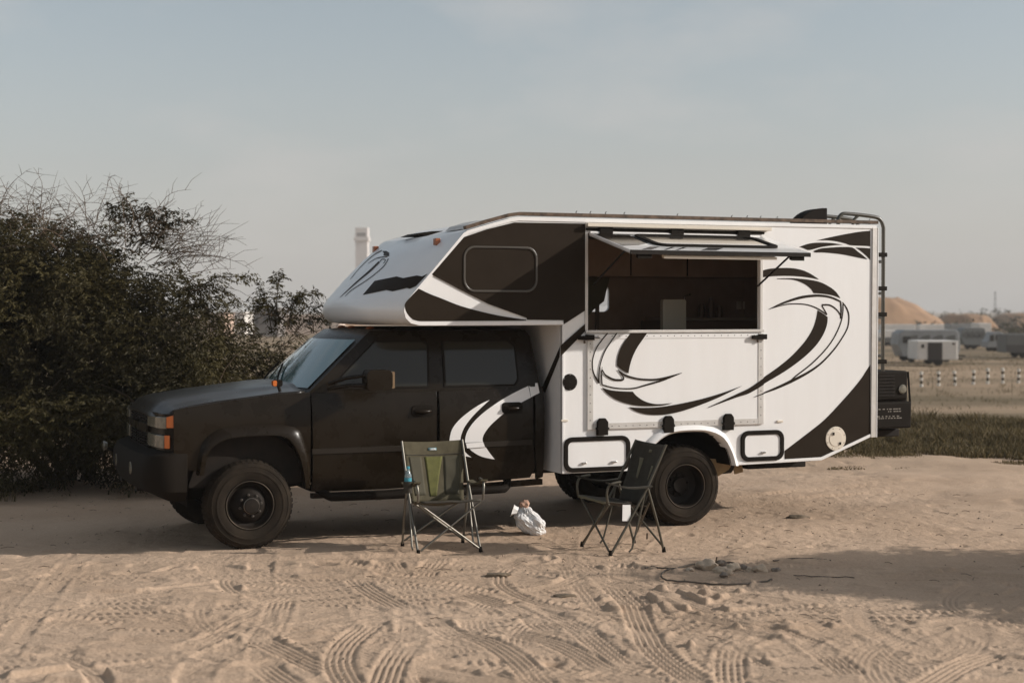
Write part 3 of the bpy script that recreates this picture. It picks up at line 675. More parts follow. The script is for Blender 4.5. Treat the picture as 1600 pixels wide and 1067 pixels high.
# dark curtain half drawn across the far window
c0 = FW[12][0]; c1 = p1[0]; zc0, zc1 = p1[1], p0[1]
MB().prism([[(c0-.06, zc0-.06), (c0-.06, zc1+.1), (c1-.02, zc1+.1), (c1-.09, (zc0*.6+zc1*.4)), (c1-.22, zc0+.02), (c1-.30, zc0-.06)]], y1-.06, y1-.045).build('curtain', DKPAN, truck)
a, b = S(1036, 468, 1.3), S(1072, 516, 1.3)
MB().prism([rrect(a[0], 1.06, b[0], a[1], .02)], 1.3, 1.36).build('cabinet', CABIN, truck, None, .006)
MB().box((3.2, .5, 1.02), (4.5, 1.2, 1.80)).build('counter', INTER, truck, None, .01)
for px in (1157, 1167):
    a = S(px, 477, 2.35); MB().box((a[0]-.03, 2.375, a[1]-.045), (a[0]+.03, 2.392, a[1]+.045)).build('switch_plate', CREAM, truck, None, .003)
MB().box((3.0, 1.95, 2.46), (6.2, 2.385, 2.86)).build('upper_cabinet', INTER, truck, None, .01)
for u in (3.9, 4.6, 5.3): MB().box((u-.006, 1.942, 2.47), (u+.006, 1.949, 2.85)).build('cabinet_gap', RUBBER, truck)
MB().box((4.95, 1.75, 1.03), (6.25, 2.385, 1.98)).build('kitchen_unit', mat('brown_unit', (.20, .14, .10), .6), truck, None, .01)
MB().box((5.0, 1.72, 1.982), (6.25, 2.385, 2.012)).build('worktop', mat('worktop_tan', (.36, .29, .22), .5), truck, None, .004)
MB().tube([(5.35, 2.1, 2.015), (5.35, 2.1, 2.25), (5.35, 1.98, 2.27)], .012, 8).build('tap', CHROME, truck, 50)
for u, h in ((5.6, .16), (5.72, .22), (5.83, .13)): MB().lathe([(.001, 0), (.035, 0), (.037, h*.7), (.02, h), (.001, h)], (u, 2.15, 2.013), axis='z', n=14).build('jar', mat('jar_brown', (.16, .10, .06), .3), truck, 50)
MB().box((4.38, 2.355, 1.03), (4.42, 2.392, 2.46)).build('wall_post', mat('brown_unit', (.20, .14, .10), .6), truck, None, .004)
# raised flap over the opening
hz, tipz, out = 2.80, 2.607, -.84
def FLP(a, t, d=0.0): z = hz+(tipz-hz)*t; return (a, -.012+out*t-(.0)*d, z+d)
ua, ub = 3.16, 5.04
def flap_piece(name, loops, d0, d1, m, parent, bevel=.002):
    f = lambda a, t, d: FLP(a, t, d); return MB().prism(loops, d0, d1, f).build(name, m, parent, None, bevel)
flap = flap_piece('flap', [[(ua, 0), (ub, 0), (ub, 1), (ua, 1)]], 0, .022, mat('glossy_white_panel', (.78, .76, .73), .14, spec=.6, coat=.5), truck)
flap_piece('flap_frame', [[(ua, .0), (ub, .0), (ub, 1), (ua, 1)], [(ua+.10, .10), (ub-.10, .10), (ub-.10, .90), (ua+.10, .90)]], -.012, -.001, ALU, flap)
GREF = mat('flap_window', (.05, .045, .04), .04, spec=1.0, coat=1.0)
flap_piece('flap_window', [rrect(ua+.42, .20, ub-.24, .74, .10)], .0235, .030, GREF, flap)
flap_piece('flap_window_frame', [rrect(ua+.37, .14, ub-.19, .80, .13), rrect(ua+.43, .21, ub-.25, .73, .095)], .0235, .040, RUBBER, flap)
GV = mat('glossy_black_vinyl', (.016, .0115, .008), .12, spec=.6)
flap_piece('graphic_decal', [[(ua+.01, .02), (ua+.62, .02), (ua+.36, .14), (ua+.36, .60), (ua+.20, .74), (ua+.01, .80)]], .0225, .0232, GV, flap, 0)
for a0, w0 in ((ua+.12, .10), (ua+.34, .035), (ua+.46, .035), (ua+.72, .16)): flap_piece('graphic_decal', [[(a0+.16, .82), (a0+.16+w0, .82), (a0+w0, .985), (a0, .985)]], .0225, .0232, GV, flap, 0)
flap_piece('flap_edge', [[(ua, 1.001), (ub, 1.001), (ub, 1.02), (ua, 1.02)]], -.016, .022, STEEL, flap)
for a in (ua+.08, ub-.2): flap_piece('flap_latch', [[(a, .95), (a+.14, .95), (a+.14, 1.0), (a, 1.0)]], -.055, -.016, RUBBER, flap)
flap_piece('flap_rail', [[(ua+.35, .93), (ub-.35, .93), (ub-.35, .985), (ua+.35, .985)]], -.055, -.03, CREAM, flap)
for a in (ub-.05, ua+.04):
    MB().tube([(a, -.02, 2.33), FLP(a+.10, .62, -.02)], .010, 6).build('gas_strut', STEEL, flap)
# rail and hinges over the flap
MB().box((3.12, -.07, 2.872), (5.12, -.004, 2.905)).build('awning_rail', CREAM, truck, None, .004)
MB().box((3.13, -.03, 2.838), (5.06, -.004, 2.862)).build('hinge_rail', RUBBER, truck, None, .002)
MB().tube([(3.16, -.035, 2.818), (5.0, -.035, 2.815)], .012, 8).build('hinge_rod', WHITE, truck, 50)
for px in (946, 1057, 1161):
    u, z = S(px, 361, -.03); MB().box((u-.07, -.055, 2.800), (u+.07, -.006, 2.868)).build('flap_hinge', RUBBER, truck, None, .006)
# folded-down hatch below the opening
hatch = MB().prism([[(3.140, .970), (5.064, .972), (5.060, 1.868), (3.140, 1.868)]], -.016, -.002).build('lower_hatch', WHITE, truck, None, .003)
for nm, lp in (('hatch_frame', [(3.142, .972), (3.200, .972), (3.200, 1.866), (3.142, 1.866)]), ('hatch_frame', [(5.000, .974), (5.062, .974), (5.058, 1.866), (5.000, 1.866)]), ('hatch_frame', [(3.205, .974), (4.995, .974), (4.995, 1.030), (3.205, 1.030)]), ('hatch_frame', [(3.205, 1.825), (4.995, 1.825), (4.995, 1.866), (3.205, 1.866)])):
    MB().prism([lp], -.021, -.017).build(nm, ALU if lp[0][1] < 1.5 else WHITE, hatch, None, .001)
mb = MB()
for k in range(24):
    for z in (1.0, 1.848): l0 = MB().lathe([(.005, 0), (.003, -.003), (.0005, -.003)], (3.25+k*.074, -.0215, z), n=6); mb.add(l0.v, l0.f)
for k in range(10):
    for u in (3.17, 5.03): l0 = MB().lathe([(.005, 0), (.003, -.003), (.0005, -.003)], (u, -.0215, 1.06+k*.08), n=6); mb.add(l0.v, l0.f)
rv = mb.build('rivet', STEEL, hatch); rv['kind'] = 'stuff'
for px, py in ((939, 667), (1042, 663), (1135.5, 659.5)):
    u, z = S(px, py); w = .055
    h = MB().prism([[(u-w, z-.075), (u+w, z-.075), (u+w, z-.02), (u+w+.012, z-.02), (u+w+.012, z-.002), (u+w, z-.002), (u+w, z+.05), (u+w*.5, z+.085), (u-w*.5, z+.085), (u-w, z+.05), (u-w, z-.002), (u-w-.012, z-.002), (u-w-.012, z-.02), (u-w, z-.02)]], -.05, -.002).build('hatch_hinge', RUBBER, truck, None, .006)
for px, py in ((914, 527), (1184, 526)):
    u, z = S(px, py); MB().prism([[(u-.085, z-.022), (u-.01, z-.026), (u+.075, z-.026), (u+.075, z+.024), (u-.01, z+.026), (u-.01, z+.014), (u-.085, z+.014)]], -.055, -.022).build('hatch_latch', RUBBER, truck, None, .005)
    MB().tube([(u-.02, -.03, z-.03), (u-.02, -.035, z-.055)], .010, 6).build('latch_pin', RUST, truck)
MB().tube([S(924, 527)[0:1]+(-.03, S(924, 527)[1]), S(935, 527)[0:1]+(-.024, S(935, 527)[1]-.004)], .005, 5).build('latch_hook', STEEL, truck)
# side window of the cabover
a, b = S(725, 386), S(837, 455)
MB().prism([rrect(a[0], b[1], b[0], a[1], .10)], -.006, -.001).build('side_window', DGLASS, truck, None)
MB().prism([rrect(a[0]-.012, b[1]-.012, b[0]+.012, a[1]+.012, .11), rrect(a[0]+.008, b[1]+.008, b[0]-.008, a[1]-.008, .092)], -.020, -.001).build('side_window_frame', mat('bronze_frame', (.050, .041, .030), .38, spec=.6), truck, None, .004)
# storage doors with rubber frames
for (x0, y0, x1, y1), nl in (((880, 680.5, 983.5, 737), 2), ((1156.5, 671, 1223.5, 720.5), 1)):
    a = S(x0, y1-(2 if nl == 2 else 0)); b = S(x1, y0)
    zlo, zhi = S((x0+x1)/2, y1-1)[1], S((x0+x1)/2, y0+1)[1]
    d = MB().prism([rrect(a[0]+.03, zlo+.03, b[0]-.03, zhi-.03, .05)], -.012, -.001).build('storage_door', WHITE, truck, None, .002)
    MB().prism([rrect(a[0], zlo, b[0], zhi, .085), rrect(a[0]+.042, zlo+.042, b[0]-.042, zhi-.042, .05)], -.024, -.001).build('door_seal', RUBBER, d, None, .006)
    for t in ((.30, .75) if nl == 2 else (.52,)):
        u = a[0]+(b[0]-a[0])*t; MB().box((u-.022, -.035, zlo+.075), (u+.022, -.013, zlo+.093)).build('door_latch', CHROME, d, None, .004)
# round vent and filler cap, marker lights
u, z = S(890, 597); vn = MB().lathe([(.001, -.012), (.062, -.012), (.074, -.010), (.078, -.002)], (u, 0, z), n=32).build('round_vent', RUBBER, truck, 40)
mb = MB()
for k in range(6): a = R(90+60*k); l0 = MB().lathe([(.004, 0), (.001, -.004)], (u+.068*math.cos(a), -.012, z+.068*math.sin(a)), n=6); mb.add(l0.v, l0.f)
mb.build('screw', ALU, vn)['kind'] = 'stuff'
u, z = S(1305.5, 685); fc = MB().lathe([(.001, -.014), (.078, -.014), (.082, -.010), (.118, -.009), (.122, -.002)], (u, 0, z), n=40).build('round_filler_cap', CREAM, truck, 40)
mb = MB()
for k in range(8): a = R(20+45*k); l0 = MB().lathe([(.005, 0), (.001, -.004)], (u+.105*math.cos(a), -.010, z+.105*math.sin(a)), n=6); mb.add(l0.v, l0.f)
mb.build('screw', STEEL, fc)['kind'] = 'stuff'
for dx, dz in ((-.035, .05), (.045, -.05)): MB().box((u+dx-.009, -.024, z+dz-.014), (u+dx+.009, -.014, z+dz+.014)).build('cap_catch', STEEL, fc, None, .002)
for px, py in ((881.5, 657), (1218, 658)): u, z = S(px, py); MB().box((u-.035, -.014, z-.010), (u+.035, -.001, z+.010)).build('marker_light', CREAM, truck, None, .004)
def nose_pt(px, py):
    h = NBVH.ray_cast(Vector(toloc(cam.location)), Vector(toloc_dir(ray(px, py)))); return h[0], h[1]
def toloc(p): x, y = p[0]-O[0], p[1]-O[1]; return (x*UX[0]+y*UX[1], x*VX[0]+y*VX[1], p[2])
def toloc_dir(d): return (d[0]*UX[0]+d[1]*UX[1], d[0]*VX[0]+d[1]*VX[1], d[2])
for px, py in ((685, 378),):
    h, nn = nose_pt(px, py); h = h+Vector((-.01, 0, .0))
    MB().box((h.x-.03, h.y-.035, h.z-.032), (h.x+.02, h.y+.035, h.z+.032)).build('clearance_light', ORANGE, truck, None, .006)
    MB().box((h.x-.03, 2*CV-h.y-.035, h.z-.032), (h.x+.02, 2*CV-h.y+.035, h.z+.032)).build('clearance_light', ORANGE, truck, None, .006)
# wheel-arch moulding of the camper
ao = catmull([S(*p) for p in [(1153, 727), (1146, 705), (1131, 675), (1107, 665), (1080, 662.5), (1040, 667), (1016, 683), (1003, 700), (994, 720), (990, 735)]], 3); ai = catmull([S(*p) for p in [(1144.5, 727), (1139, 707), (1127, 687), (1107, 676), (1080, 674), (1050, 677), (1030, 687), (1014, 704), (1005, 720), (1000, 735)]], 3)
vs = []
for a, b in zip(ao, ai): vs += [(a[0], -.001, a[1]), (a[0]*.8+b[0]*.2, -.035, a[1]*.8+b[1]*.2), (a[0]*.25+b[0]*.75, -.045, a[1]*.25+b[1]*.75), (b[0], -.02, b[1]), (b[0], .12, b[1]+.003)]
MB().add(vs, [(i*5+k, i*5+k+1, i*5+k+6, i*5+k+5) for i in range(len(ao)-1) for k in range(4)]).build('wheel_arch_moulding', WHITE, truck, 60)
# roof vents, ladder, rear boxes
def cowl(u0, u1, v0, v1, z0, h, m, name):
    mb = MB(); P = [(u0, z0)]+[(u0+(u1-u0)*(1-math.cos(R(a))), z0+h*math.sin(R(a))) for a in range(10, 91, 10)]+[(u1, z0)]
    return mb.prism([P], v0, v1).build(name, m, truck, 40, .01)
cowl(5.745, 6.085, .40, .58, 2.965, .185, RUBBER, 'roof_vent'); cowl(6.10, 6.26, .75, 1.2, 2.965, .115, RUBBER, 'roof_vent')
MB().prism([[(1.80, 2.815), (1.88, 2.845), (2.0, 2.862), (2.12, 2.868), (2.12, 2.82)]], 1.1, 1.5).build('roof_hatch', RUBBER, truck, None, .01)
MB().prism([[(2.0, 2.84), (2.05, 2.885), (2.2, 2.93), (2.36, 2.955), (2.36, 2.90)]], .25, .75).build('solar_panel', ALU, truck, None, .006)
lad = bpy.data.objects.new('ladder', None); COL.objects.link(lad); lad.parent = truck
for v in (.26, .68):
    P = [(6.12, v, 2.96), (6.12, v, 3.03), (6.16, v, 3.075), (6.24, v, 3.085), (6.57, v, 3.06), (6.65, v, 3.02), (6.68, v, 2.95), (6.68, v, 2.6), (6.68, v, 1.45)]
    MB().tube(P[:1]+catmull(P[1:7], 4)+P[7:], .020, 10).build('ladder_rail', mat('black_ladder_tube', (.040, .034, .022), .35, spec=.6), lad, 50)
    MB().tube(catmull([(6.30, v, 2.96), (6.31, v, 3.02), (6.36, v, 3.065)], 4), .016, 8).build('ladder_brace', MATS['black_ladder_tube'], lad, 50)
for z in (2.60, 2.27, 2.02, 1.62): MB().tube([(6.68, .26, z), (6.68, .68, z)], .016, 8).build('rung', MATS['black_ladder_tube'], lad, 50)
for z in (2.67, 2.32, 2.05, 1.56):
    MB().box((6.43, .235, z-.022), (6.715, .285, z+.022)).build('ladder_bracket', RUBBER, lad, None, .005)
MB().box((6.60, .25, .95), (6.99, 1.5, 1.36)).build('rear_box', RUBBER, truck, None, .02)
rb = MB().box((6.46, .22, .86), (7.02, 1.7, 1.14)).build('rear_box', RUBBER, truck, None, .02)
MB().box((6.46, .22, 1.16), (6.97, 1.3, 1.46)).build('rear_box', RUBBER, truck, None, .02)
for k in range(7): MB().box((6.55, .212, 1.20+k*.034), (6.80, .2195, 1.212+k*.034)).build('vent_slat', STEEL, rb)
MB().lathe([(.001, -.02), (.04, -.018), (.05, -.004)], (6.90, .218, 1.27), n=16).build('box_lamp', LENS, rb, 40)
rn = random.Random(5)
mb = MB()
for row, (z, x0, x1) in enumerate(((1.06, 6.55, 6.86), (1.035, 6.72, 6.86), (.985, 6.52, 6.84), (.965, 6.60, 6.88))):
    x = x0
    while x < x1: w = rn.uniform(.012, .03); mb.box((x, .2165, z), (x+w, .2195, z+.010)); x += w+rn.uniform(.005, .03)
mb.build('worn_lettering', mat('pale_print', (.20, .175, .145), .6), rb)
MB().tube([(6.99, .26, .95), (7.03, .26, 1.10), (7.0, .26, 1.45)], .012, 6).build('box_handle', STEEL, rb)
MB().box((6.3, .4, .76), (7.0, 1.9, .84)).build('rear_rack', STEEL, truck, None, .01)

# ------------------------------------------------------------------ vinyl graphics
def decal(px, m, name='graphic_decal', off=-.0025, sm=True, frame='camper', parent=truck):
    P = smooth_poly(px) if sm else px
    if frame == 'camper':
        uv = [S(*p) for p in P]
        def clip(poly, c, sg):
            out_ = []
            for i in range(len(poly)):
                a, b = poly[i-1], poly[i]; ia, ib = (a[0]-c)*sg <= 0, (b[0]-c)*sg <= 0
                if ia != ib: t = (c-a[0])/(b[0]-a[0]); out_.append((c, a[1]+(b[1]-a[1])*t))
                if ib: out_.append(b)
            return out_
        for part_, o_ in ((clip(uv, 5.066, -1), -.0025), (clip(uv, 5.0635, 1), off)) if off < -.02 else ((uv, off),):
            if len(part_) > 2: MB().prism([part_], o_, o_+.0015).build(name, m, parent)
    else:
        uv = [ST(*p) for p in P]; panel(name, uv, .002, m, parent, off=-.004, mirror=False, bevel=0, sheet=True)
zA = lambda pts: Z1(pts, 1170, 360, 7.619); zB = lambda pts: Z1(pts, 1170, 490, 7.619); zC = lambda pts: Z1(pts, 1170, 590, 7.619)
zD = lambda pts: Z1(pts, 905, 510, 8.889); z5 = lambda pts: Z1(pts, 905, 580, 5.333); zG = lambda pts: Z1(pts, 690, 590, 7.622); zH = lambda pts: Z1(pts, 510, 350, 6.276)
z2 = lambda pts: Z1(pts, 500, 320, 3.81)
# black upper field round the bunk window, pale flash, lower wedge
decal([(674, 429), (724.5, 370.5), (760, 358.5), (803, 347.8), (914, 349.5), (914, 485), (880, 507), (880, 500.3), (823, 499.5), (822, 496.5), (762.5, 475), (723, 455)], BVIN, off=-.0105, sm=False)
decal(z2([(585, 499), (650, 530), (720, 557), (850, 607), (1050, 657), (1226, 684), (1225, 689), (900, 691), (640, 692), (565, 688), (522, 655), (503, 610), (513, 575)]), BVIN, off=-.0105)
for pl in ([(805, 122), (900, 98), (1100, 55), (1300, 20), (1445, 5), (1445, 190), (1350, 184), (1215, 178), (1150, 157), (1050, 133), (950, 120), (870, 119)],
           [(600, 198), (680, 168), (770, 150), (880, 146), (1000, 153), (1120, 172), (1000, 180), (860, 200), (720, 235), (650, 212)],
           [(770, 245), (860, 215), (1000, 203), (1120, 198), (1230, 205), (1300, 255), (1360, 300), (1410, 345), (1300, 325), (1100, 285), (900, 265), (790, 263)],
           [(1270, 205), (1360, 208), (1445, 215), (1445, 355), (1400, 305), (1330, 245)],
           [(160, 478), (260, 455), (400, 447), (530, 452), (640, 475), (730, 515), (800, 560), (835, 585), (700, 560), (550, 545), (380, 542), (240, 550), (150, 562)],
           [(335, 573), (450, 570), (560, 572), (700, 585), (830, 610), (940, 660), (1030, 725), (1090, 808), (1000, 775), (880, 755), (770, 748), (740, 700), (680, 650), (600, 610), (500, 585), (335, 580)]): decal(zA(pl), BVIN)
for pts, w in (([(230, 942), (400, 868), (600, 803), (770, 778), (900, 782), (1000, 806), (1092, 848)], [2, 20, 28, 26, 22, 20, 16]), ([(1092, 848), (1098, 950), (1090, 1050)], [16, 14, 10]),
               ([(230, 942), (420, 886), (560, 874), (700, 887), (820, 932), (930, 1005)], [2, 12, 12, 12, 13, 13]), ([(930, 1003), (895, 940), (868, 895)], 13), ([(868, 888), (960, 890), (1040, 940), (1090, 1010), (1090, 1050)], [18, 16, 14, 13, 10]),
               ([(1115, 855), (1160, 920), (1188, 1000), (1188, 1090), (1170, 1170), (1110, 1280), (1010, 1422), (860, 1580), (700, 1693), (500, 1797), (300, 1887), (40, 1986)], [8, 14, 14, 13, 13, 13, 15, 18, 24, 32, 24, 3]),
               ([(1122, 875), (1118, 980), (1090, 1110), (1010, 1282), (900, 1432), (740, 1592), (560, 1732), (490, 1792)], [12, 12, 12, 12, 13, 14, 14, 4])): decal(zA(stroke(pts, [q_*1.15 for q_ in w] if isinstance(w, list) else w*1.15)), BVIN, sm=False, off=-.0225 if pts[-1][0] < 500 and pts[-1][1] > 1500 else -.0025)
bandL = zB([(818, -42), (800, 60), (760, 180), (690, 300), (600, 410), (480, 530), (330, 650), (150, 775), (0, 880)])+z5([(1300, 190), (1065, 298)])
bandR = z5([(1066, 303), (1300, 217)])+zB([(0, 942), (200, 822), (420, 692), (590, 572), (720, 462), (820, 352), (890, 240), (930, 130), (938, 42), (890, 5)])
decal(bandL+bandR, BVIN, off=-.0225)
decal(zC([(1445, -155), (1390, -70), (1345, 0), (1250, 120), (1100, 290), (900, 500), (700, 660), (425, 870), (425, 985), (850, 965), (1445, 680)]), BVIN)
decal(zD([(700, 92), (930, 92), (860, 190), (780, 310), (720, 440), (685, 560), (670, 650), (590, 610), (510, 545), (515, 450), (545, 340), (600, 230)]), BVIN, off=-.0235)
for pts, w in (([(380, 92), (300, 190), (220, 310), (175, 450), (172, 580), (200, 680), (265, 785)], [16, 15, 14, 13, 13, 20, 26]), ([(508, 92), (420, 220), (340, 350), (285, 500), (260, 640), (255, 770)], [16, 14, 14, 14, 15, 20]),
               ([(305, 560), (296, 680), (302, 803)], [4, 18, 18]), ([(305, 600), (340, 660), (400, 705), (480, 738), (590, 742)], [14, 18, 24, 27, 27]), ([(588, 745), (600, 705), (520, 597)], [20, 18, 6]), ([(520, 600), (620, 672), (750, 715), (900, 735), (1100, 728), (1410, 643)], [10, 26, 24, 24, 26, 4]),
               ([(300, 805), (450, 845), (600, 860), (750, 855), (900, 815), (1150, 742), (1410, 645)], [14, 14, 14, 18, 22, 26, 4])): decal(zD(stroke(pts, w)), BVIN, off=-.0235, sm=False)
decal(z5([(180, 133), (250, 155), (340, 165), (437, 168), (470, 205), (540, 250), (640, 272), (770, 263), (700, 280), (600, 288), (480, 285), (380, 265), (290, 230), (220, 180)]), BVIN, off=-.0235)
decal(z5([(405, 297), (500, 302), (640, 298), (800, 275), (1000, 232), (1180, 180), (1348, 120), (1200, 195), (1050, 260), (880, 320), (750, 352), (640, 362), (540, 355), (460, 330)]), BVIN, off=-.0235)
# diagonal band on the corner, carried on over the front wall
z6 = lambda pts: Z1(pts, 840, 480, 7.625)
decal(z6([(570, 190), (572, 275), (270, 585), (270, 455)]), BVIN, off=-.011, sm=False)
mb = MB()
def FWP(px, py):                                     # front wall plane u = 2.887
    r = ray(px, py); d = toloc_dir(r); c = toloc(cam.location); t = (2.884-c[0])/d[0]; return (2.884, c[1]+d[1]*t, c[2]+d[2]*t)
q = [FWP(*p) for p in z6([(268, 462), (262, 590), (90, 1020), (45, 975)])]; mb.add(q, [(0, 1, 2, 3)]); mb.build('graphic_decal', BVIN, truck)
decal(zG([(570, 265), (470, 310), (330, 400), (200, 510), (120, 620), (92, 740), (92, 775), (222, 768), (230, 690), (270, 590), (350, 480), (450, 375)]), WVIN, frame='truck')
decal(zG([(92, 775), (120, 850), (200, 910), (355, 948), (300, 905), (240, 830), (222, 768)]), WVIN, frame='truck')
decal(zG([(1030, 98), (900, 160), (760, 235), (620, 325), (480, 430), (370, 540), (300, 650), (278, 750), (300, 810), (370, 880), (480, 940), (632, 972), (560, 880), (510, 800), (487, 745), (500, 680), (560, 590), (640, 510), (760, 410), (940, 300), (1060, 235)]), WVIN, frame='truck')
decal(zG([(1040, 98), (1062, 232), (1165, 180), (1140, 62), (1112, 65), (1112, 106), (1060, 108)]), WVIN, frame='truck', sm=False)
for pl in ([(727, 692), (754, 690.3), (757, 698), (729, 700)], [(702.3, 693.4), (719.3, 692.4), (720.3, 700.2), (704, 701.2)]): panel('graphic_decal', [ST(*p) for p in pl], .002, WVIN, truck, off=-.0155, mirror=False, bevel=0, sheet=True)
# graphics on the nose cap, laid on its curved surface
def nose_decal(px, cuts=7):
    bm = bmesh.new(); bv_ = [bm.verts.new((p[0], p[1], 0)) for p in px]
    for t_ in tessellate_polygon([[Vector((p[0], p[1], 0)) for p in px]]):
        if len(set(t_)) == 3: bm.faces.new([bv_[i] for i in t_])
    xs = [p[0] for p in px]; ys = [p[1] for p in px]
    for k in range(1, cuts*3): bmesh.ops.bisect_plane(bm, geom=bm.verts[:]+bm.edges[:]+bm.faces[:], plane_co=(min(xs)+(max(xs)-min(xs))*k/(cuts*3), 0, 0), plane_no=(1, 0, 0))
    for k in range(1, cuts): bmesh.ops.bisect_plane(bm, geom=bm.verts[:]+bm.edges[:]+bm.faces[:], plane_co=(0, min(ys)+(max(ys)-min(ys))*k/cuts, 0), plane_no=(0, 1, 0))
    for v in bm.verts:
        h, nn = nose_pt(v.co.x, v.co.y)
        if h is None: h, nn = nose_pt(v.co.x+3, v.co.y)
        if h is None: bm.free(); return
        if nn.x > 0: nn = -nn
        v.co = h+nn*.004
    me = bpy.data.meshes.new('graphic_decal'); bm.to_mesh(me); bm.free(); link('graphic_decal', me, BVIN, truck)
nose_decal(zH([(358, 698), (475, 560), (690, 517), (755, 533), (890, 507), (940, 517), (995, 490), (880, 612), (820, 638), (790, 630), (650, 663), (590, 650)]))
for pts, w in (([(520, 372), (430, 460), (300, 570), (135, 722)], [16, 18, 12, 3]), ([(610, 340), (560, 420), (430, 530), (250, 650), (185, 712)], [6, 6, 6, 6, 3]), ([(410, 388), (500, 336), (600, 322)], [3, 6, 6]), ([(545, 262), (450, 318), (330, 430), (235, 545)], [8, 5, 4, 3]), ([(525, 372), (545, 350), (580, 352), (560, 390)], [6, 7, 6, 4])): nose_decal(zH(stroke(pts, w)), 2)
nose_decal(zH([(550, 268), (590, 268), (617, 285), (615, 318), (560, 312), (565, 290)]), 2)

# ------------------------------------------------------------------ camping chairs
def chair(label, front_mid, fwd, fab, pan, tub, lime=True, scale=1.0):
    rz = math.atan2(-fwd[0], fwd[1])                 # local +y = the way the sitter faces
    t = thing('camping_chair', label, 'camping chair', (front_mid[0], front_mid[1], 0), rz, 'folding chairs beside the camper')
    t.scale = (scale,)*3
    for s in (-1, 1):
        x = .28*s
        top, J, ff, rf = (x*1.0, -.28, .93), (x, -.10, .57), (x, .26, .0), (x, -.26, .0)
        MB().tube([top, J, (x, .08, .28), ff], .0115, 8).build('back_post', tub, t, 50)
        MB().tube([(x, -.10, .56), (x*1.02, -.19, .26), rf], .0115, 8).build('leg', tub, t, 50)
        MB().tube([(x, -.08, .55), (x*.98, -.02, .30), (x, .05, .05), (x, .08, .02)], .009, 8).build('side_strut', tub, t, 50)
        a = MB().tube(catmull([(x*1.04, .29, .455), (x*1.05, .30, .54), (x*1.07, .27, .61), (x*1.07, .17, .628)], 4), .011, 8).build('arm_post', tub, t, 50)
        mb = MB(); vs = []
        for k in range(11):
            f = k/10; y = .30-.42*f; z = .632-.028*math.sin(math.pi*f)-.045*f
            vs += [(x*1.07-.032, y, z), (x*1.07+.032, y, z), (x*1.07+.03, y, z-.014), (x*1.07-.03, y, z-.014)]
        mb.add(vs, [(k*4+i, k*4+(i+1) % 4, (k+1)*4+(i+1) % 4, (k+1)*4+i) for k in range(10) for i in range(4)]+[(0, 1, 2, 3), (43, 42, 41, 40)]); mb.build('armrest', fab, t, 40)
        for p in (ff, rf): MB().tube([(p[0], p[1]*.985, .045), (p[0], p[1], .0)], [.014, .019], 8).build('foot', RUBBER, t, 40)
        MB().tube([(x*1.0, .27, .44), (x*-.93, .262, .035)], .0095, 8).build('cross_brace', tub, t, 50)
        MB().tube([(x*.97, -.12, .44), (x*-.95, -.255, .05)], .0095, 8).build('cross_brace', tub, t, 50)
        MB().lathe([(.001, -.016), (.018, -.014), (.018, .014), (.001, .016)], (0, 0, 0), n=10)
    # slung seat and back
    def cloth(fn, nu, nv, thick, name, m, parent):
        vs = []; fs = []
        for j in range(nv+1):
            for i in range(nu+1): vs.append(fn(i/nu, j/nv))
        k = nu+1; fs = [(j*k+i, j*k+i+1, (j+1)*k+i+1, (j+1)*k+i) for j in range(nv) for i in range(nu)]
        ob = MB().add(vs, fs).build(name, m, parent, 60); so = ob.modifiers.new('thick', 'SOLIDIFY'); so.thickness = thick; so.offset = 0; return ob
    def wr(a, b): return noise.noise(Vector((a*5, b*5, 3.3+front_mid[0])))*.008
    def back(a, b, off=0.0):
        hw = .235+.05*b; x = (a-.5)*2*hw; c = 1-(2*a-1)**2
        y = -.085-.195*b+(.0-.045*c*(1-.5*b)); z = .40+.53*b-.012*c*b; return (x, y+wr(a, b)+off, z)
    def seat(a, b):
        c = 1-(2*a-1)**2; x = (a-.5)*2*(.245+.025*b); return (x, -.11+.41*b, .405+.055*b-.035*c*math.sin(math.pi*min(1, b*.8+.2))+wr(a, b+3))
    bk = cloth(back, 16, 16, .006, 'backrest', fab, t); st = cloth(seat, 14, 12, .008, 'seat', fab, t)
    e = .007
    if lime:
        cloth(lambda a, b: back((.34+.16*(1-b))*(1-a)+(.64-.02*(1-b))*a, .10+.65*b, e), 8, 10, .003, 'mesh_panel', LIME, bk)
        cloth(lambda a, b: back(.06+a*.26+.02*(1-b), .12+.63*b, e*.7), 6, 10, .003, 'side_panel', DKPAN2, bk); cloth(lambda a, b: back(.70+a*.22, .12+.63*b, e*.7), 6, 10, .003, 'side_panel', DKPAN2, bk)
        cloth(lambda a, b: back(.0+a, .775+.012*b, e*.8), 12, 1, .003, 'seam', DKFAB, bk)
        cloth(lambda a, b: back(.43+a*.14, .855+.045*b, e), 4, 2, .003, 'badge', BADGE, bk)
        cloth(lambda a, b: back(.44+a*.11, .863+.009*b, e+.003), 4, 1, .002, 'badge_print', TAGW, bk); cloth(lambda a, b: back(.445+a*.09+.012*b, .878+.010*b, e+.003), 4, 1, .002, 'badge_print', TAGW, bk)
    else:
        cloth(lambda a, b: back(.66+a*.10*(.5+.5*b), .40+.34*b, e), 3, 8, .003, 'mesh_panel', DKPAN, bk); cloth(lambda a, b: back(.24+a*.07*(.5+.5*b), .40+.24*b, e), 3, 8, .003, 'mesh_panel', DKPAN, bk)
        cloth(lambda a, b: back(.45+a*.09, .85+.045*b, e), 3, 2, .003, 'badge', DKPAN, bk)
    cloth(lambda a, b: (seat(a, 1.0)[0], .302+.004*b, seat(a, 1.0)[2]+.004-.022*b), 12, 1, .004, 'seat_hem', DKPAN if not lime else DKFAB, st)
    return t
DKPAN2 = mat('dark_mesh_panel', (.060, .052, .030), .85, bump=.2, bscale=180)
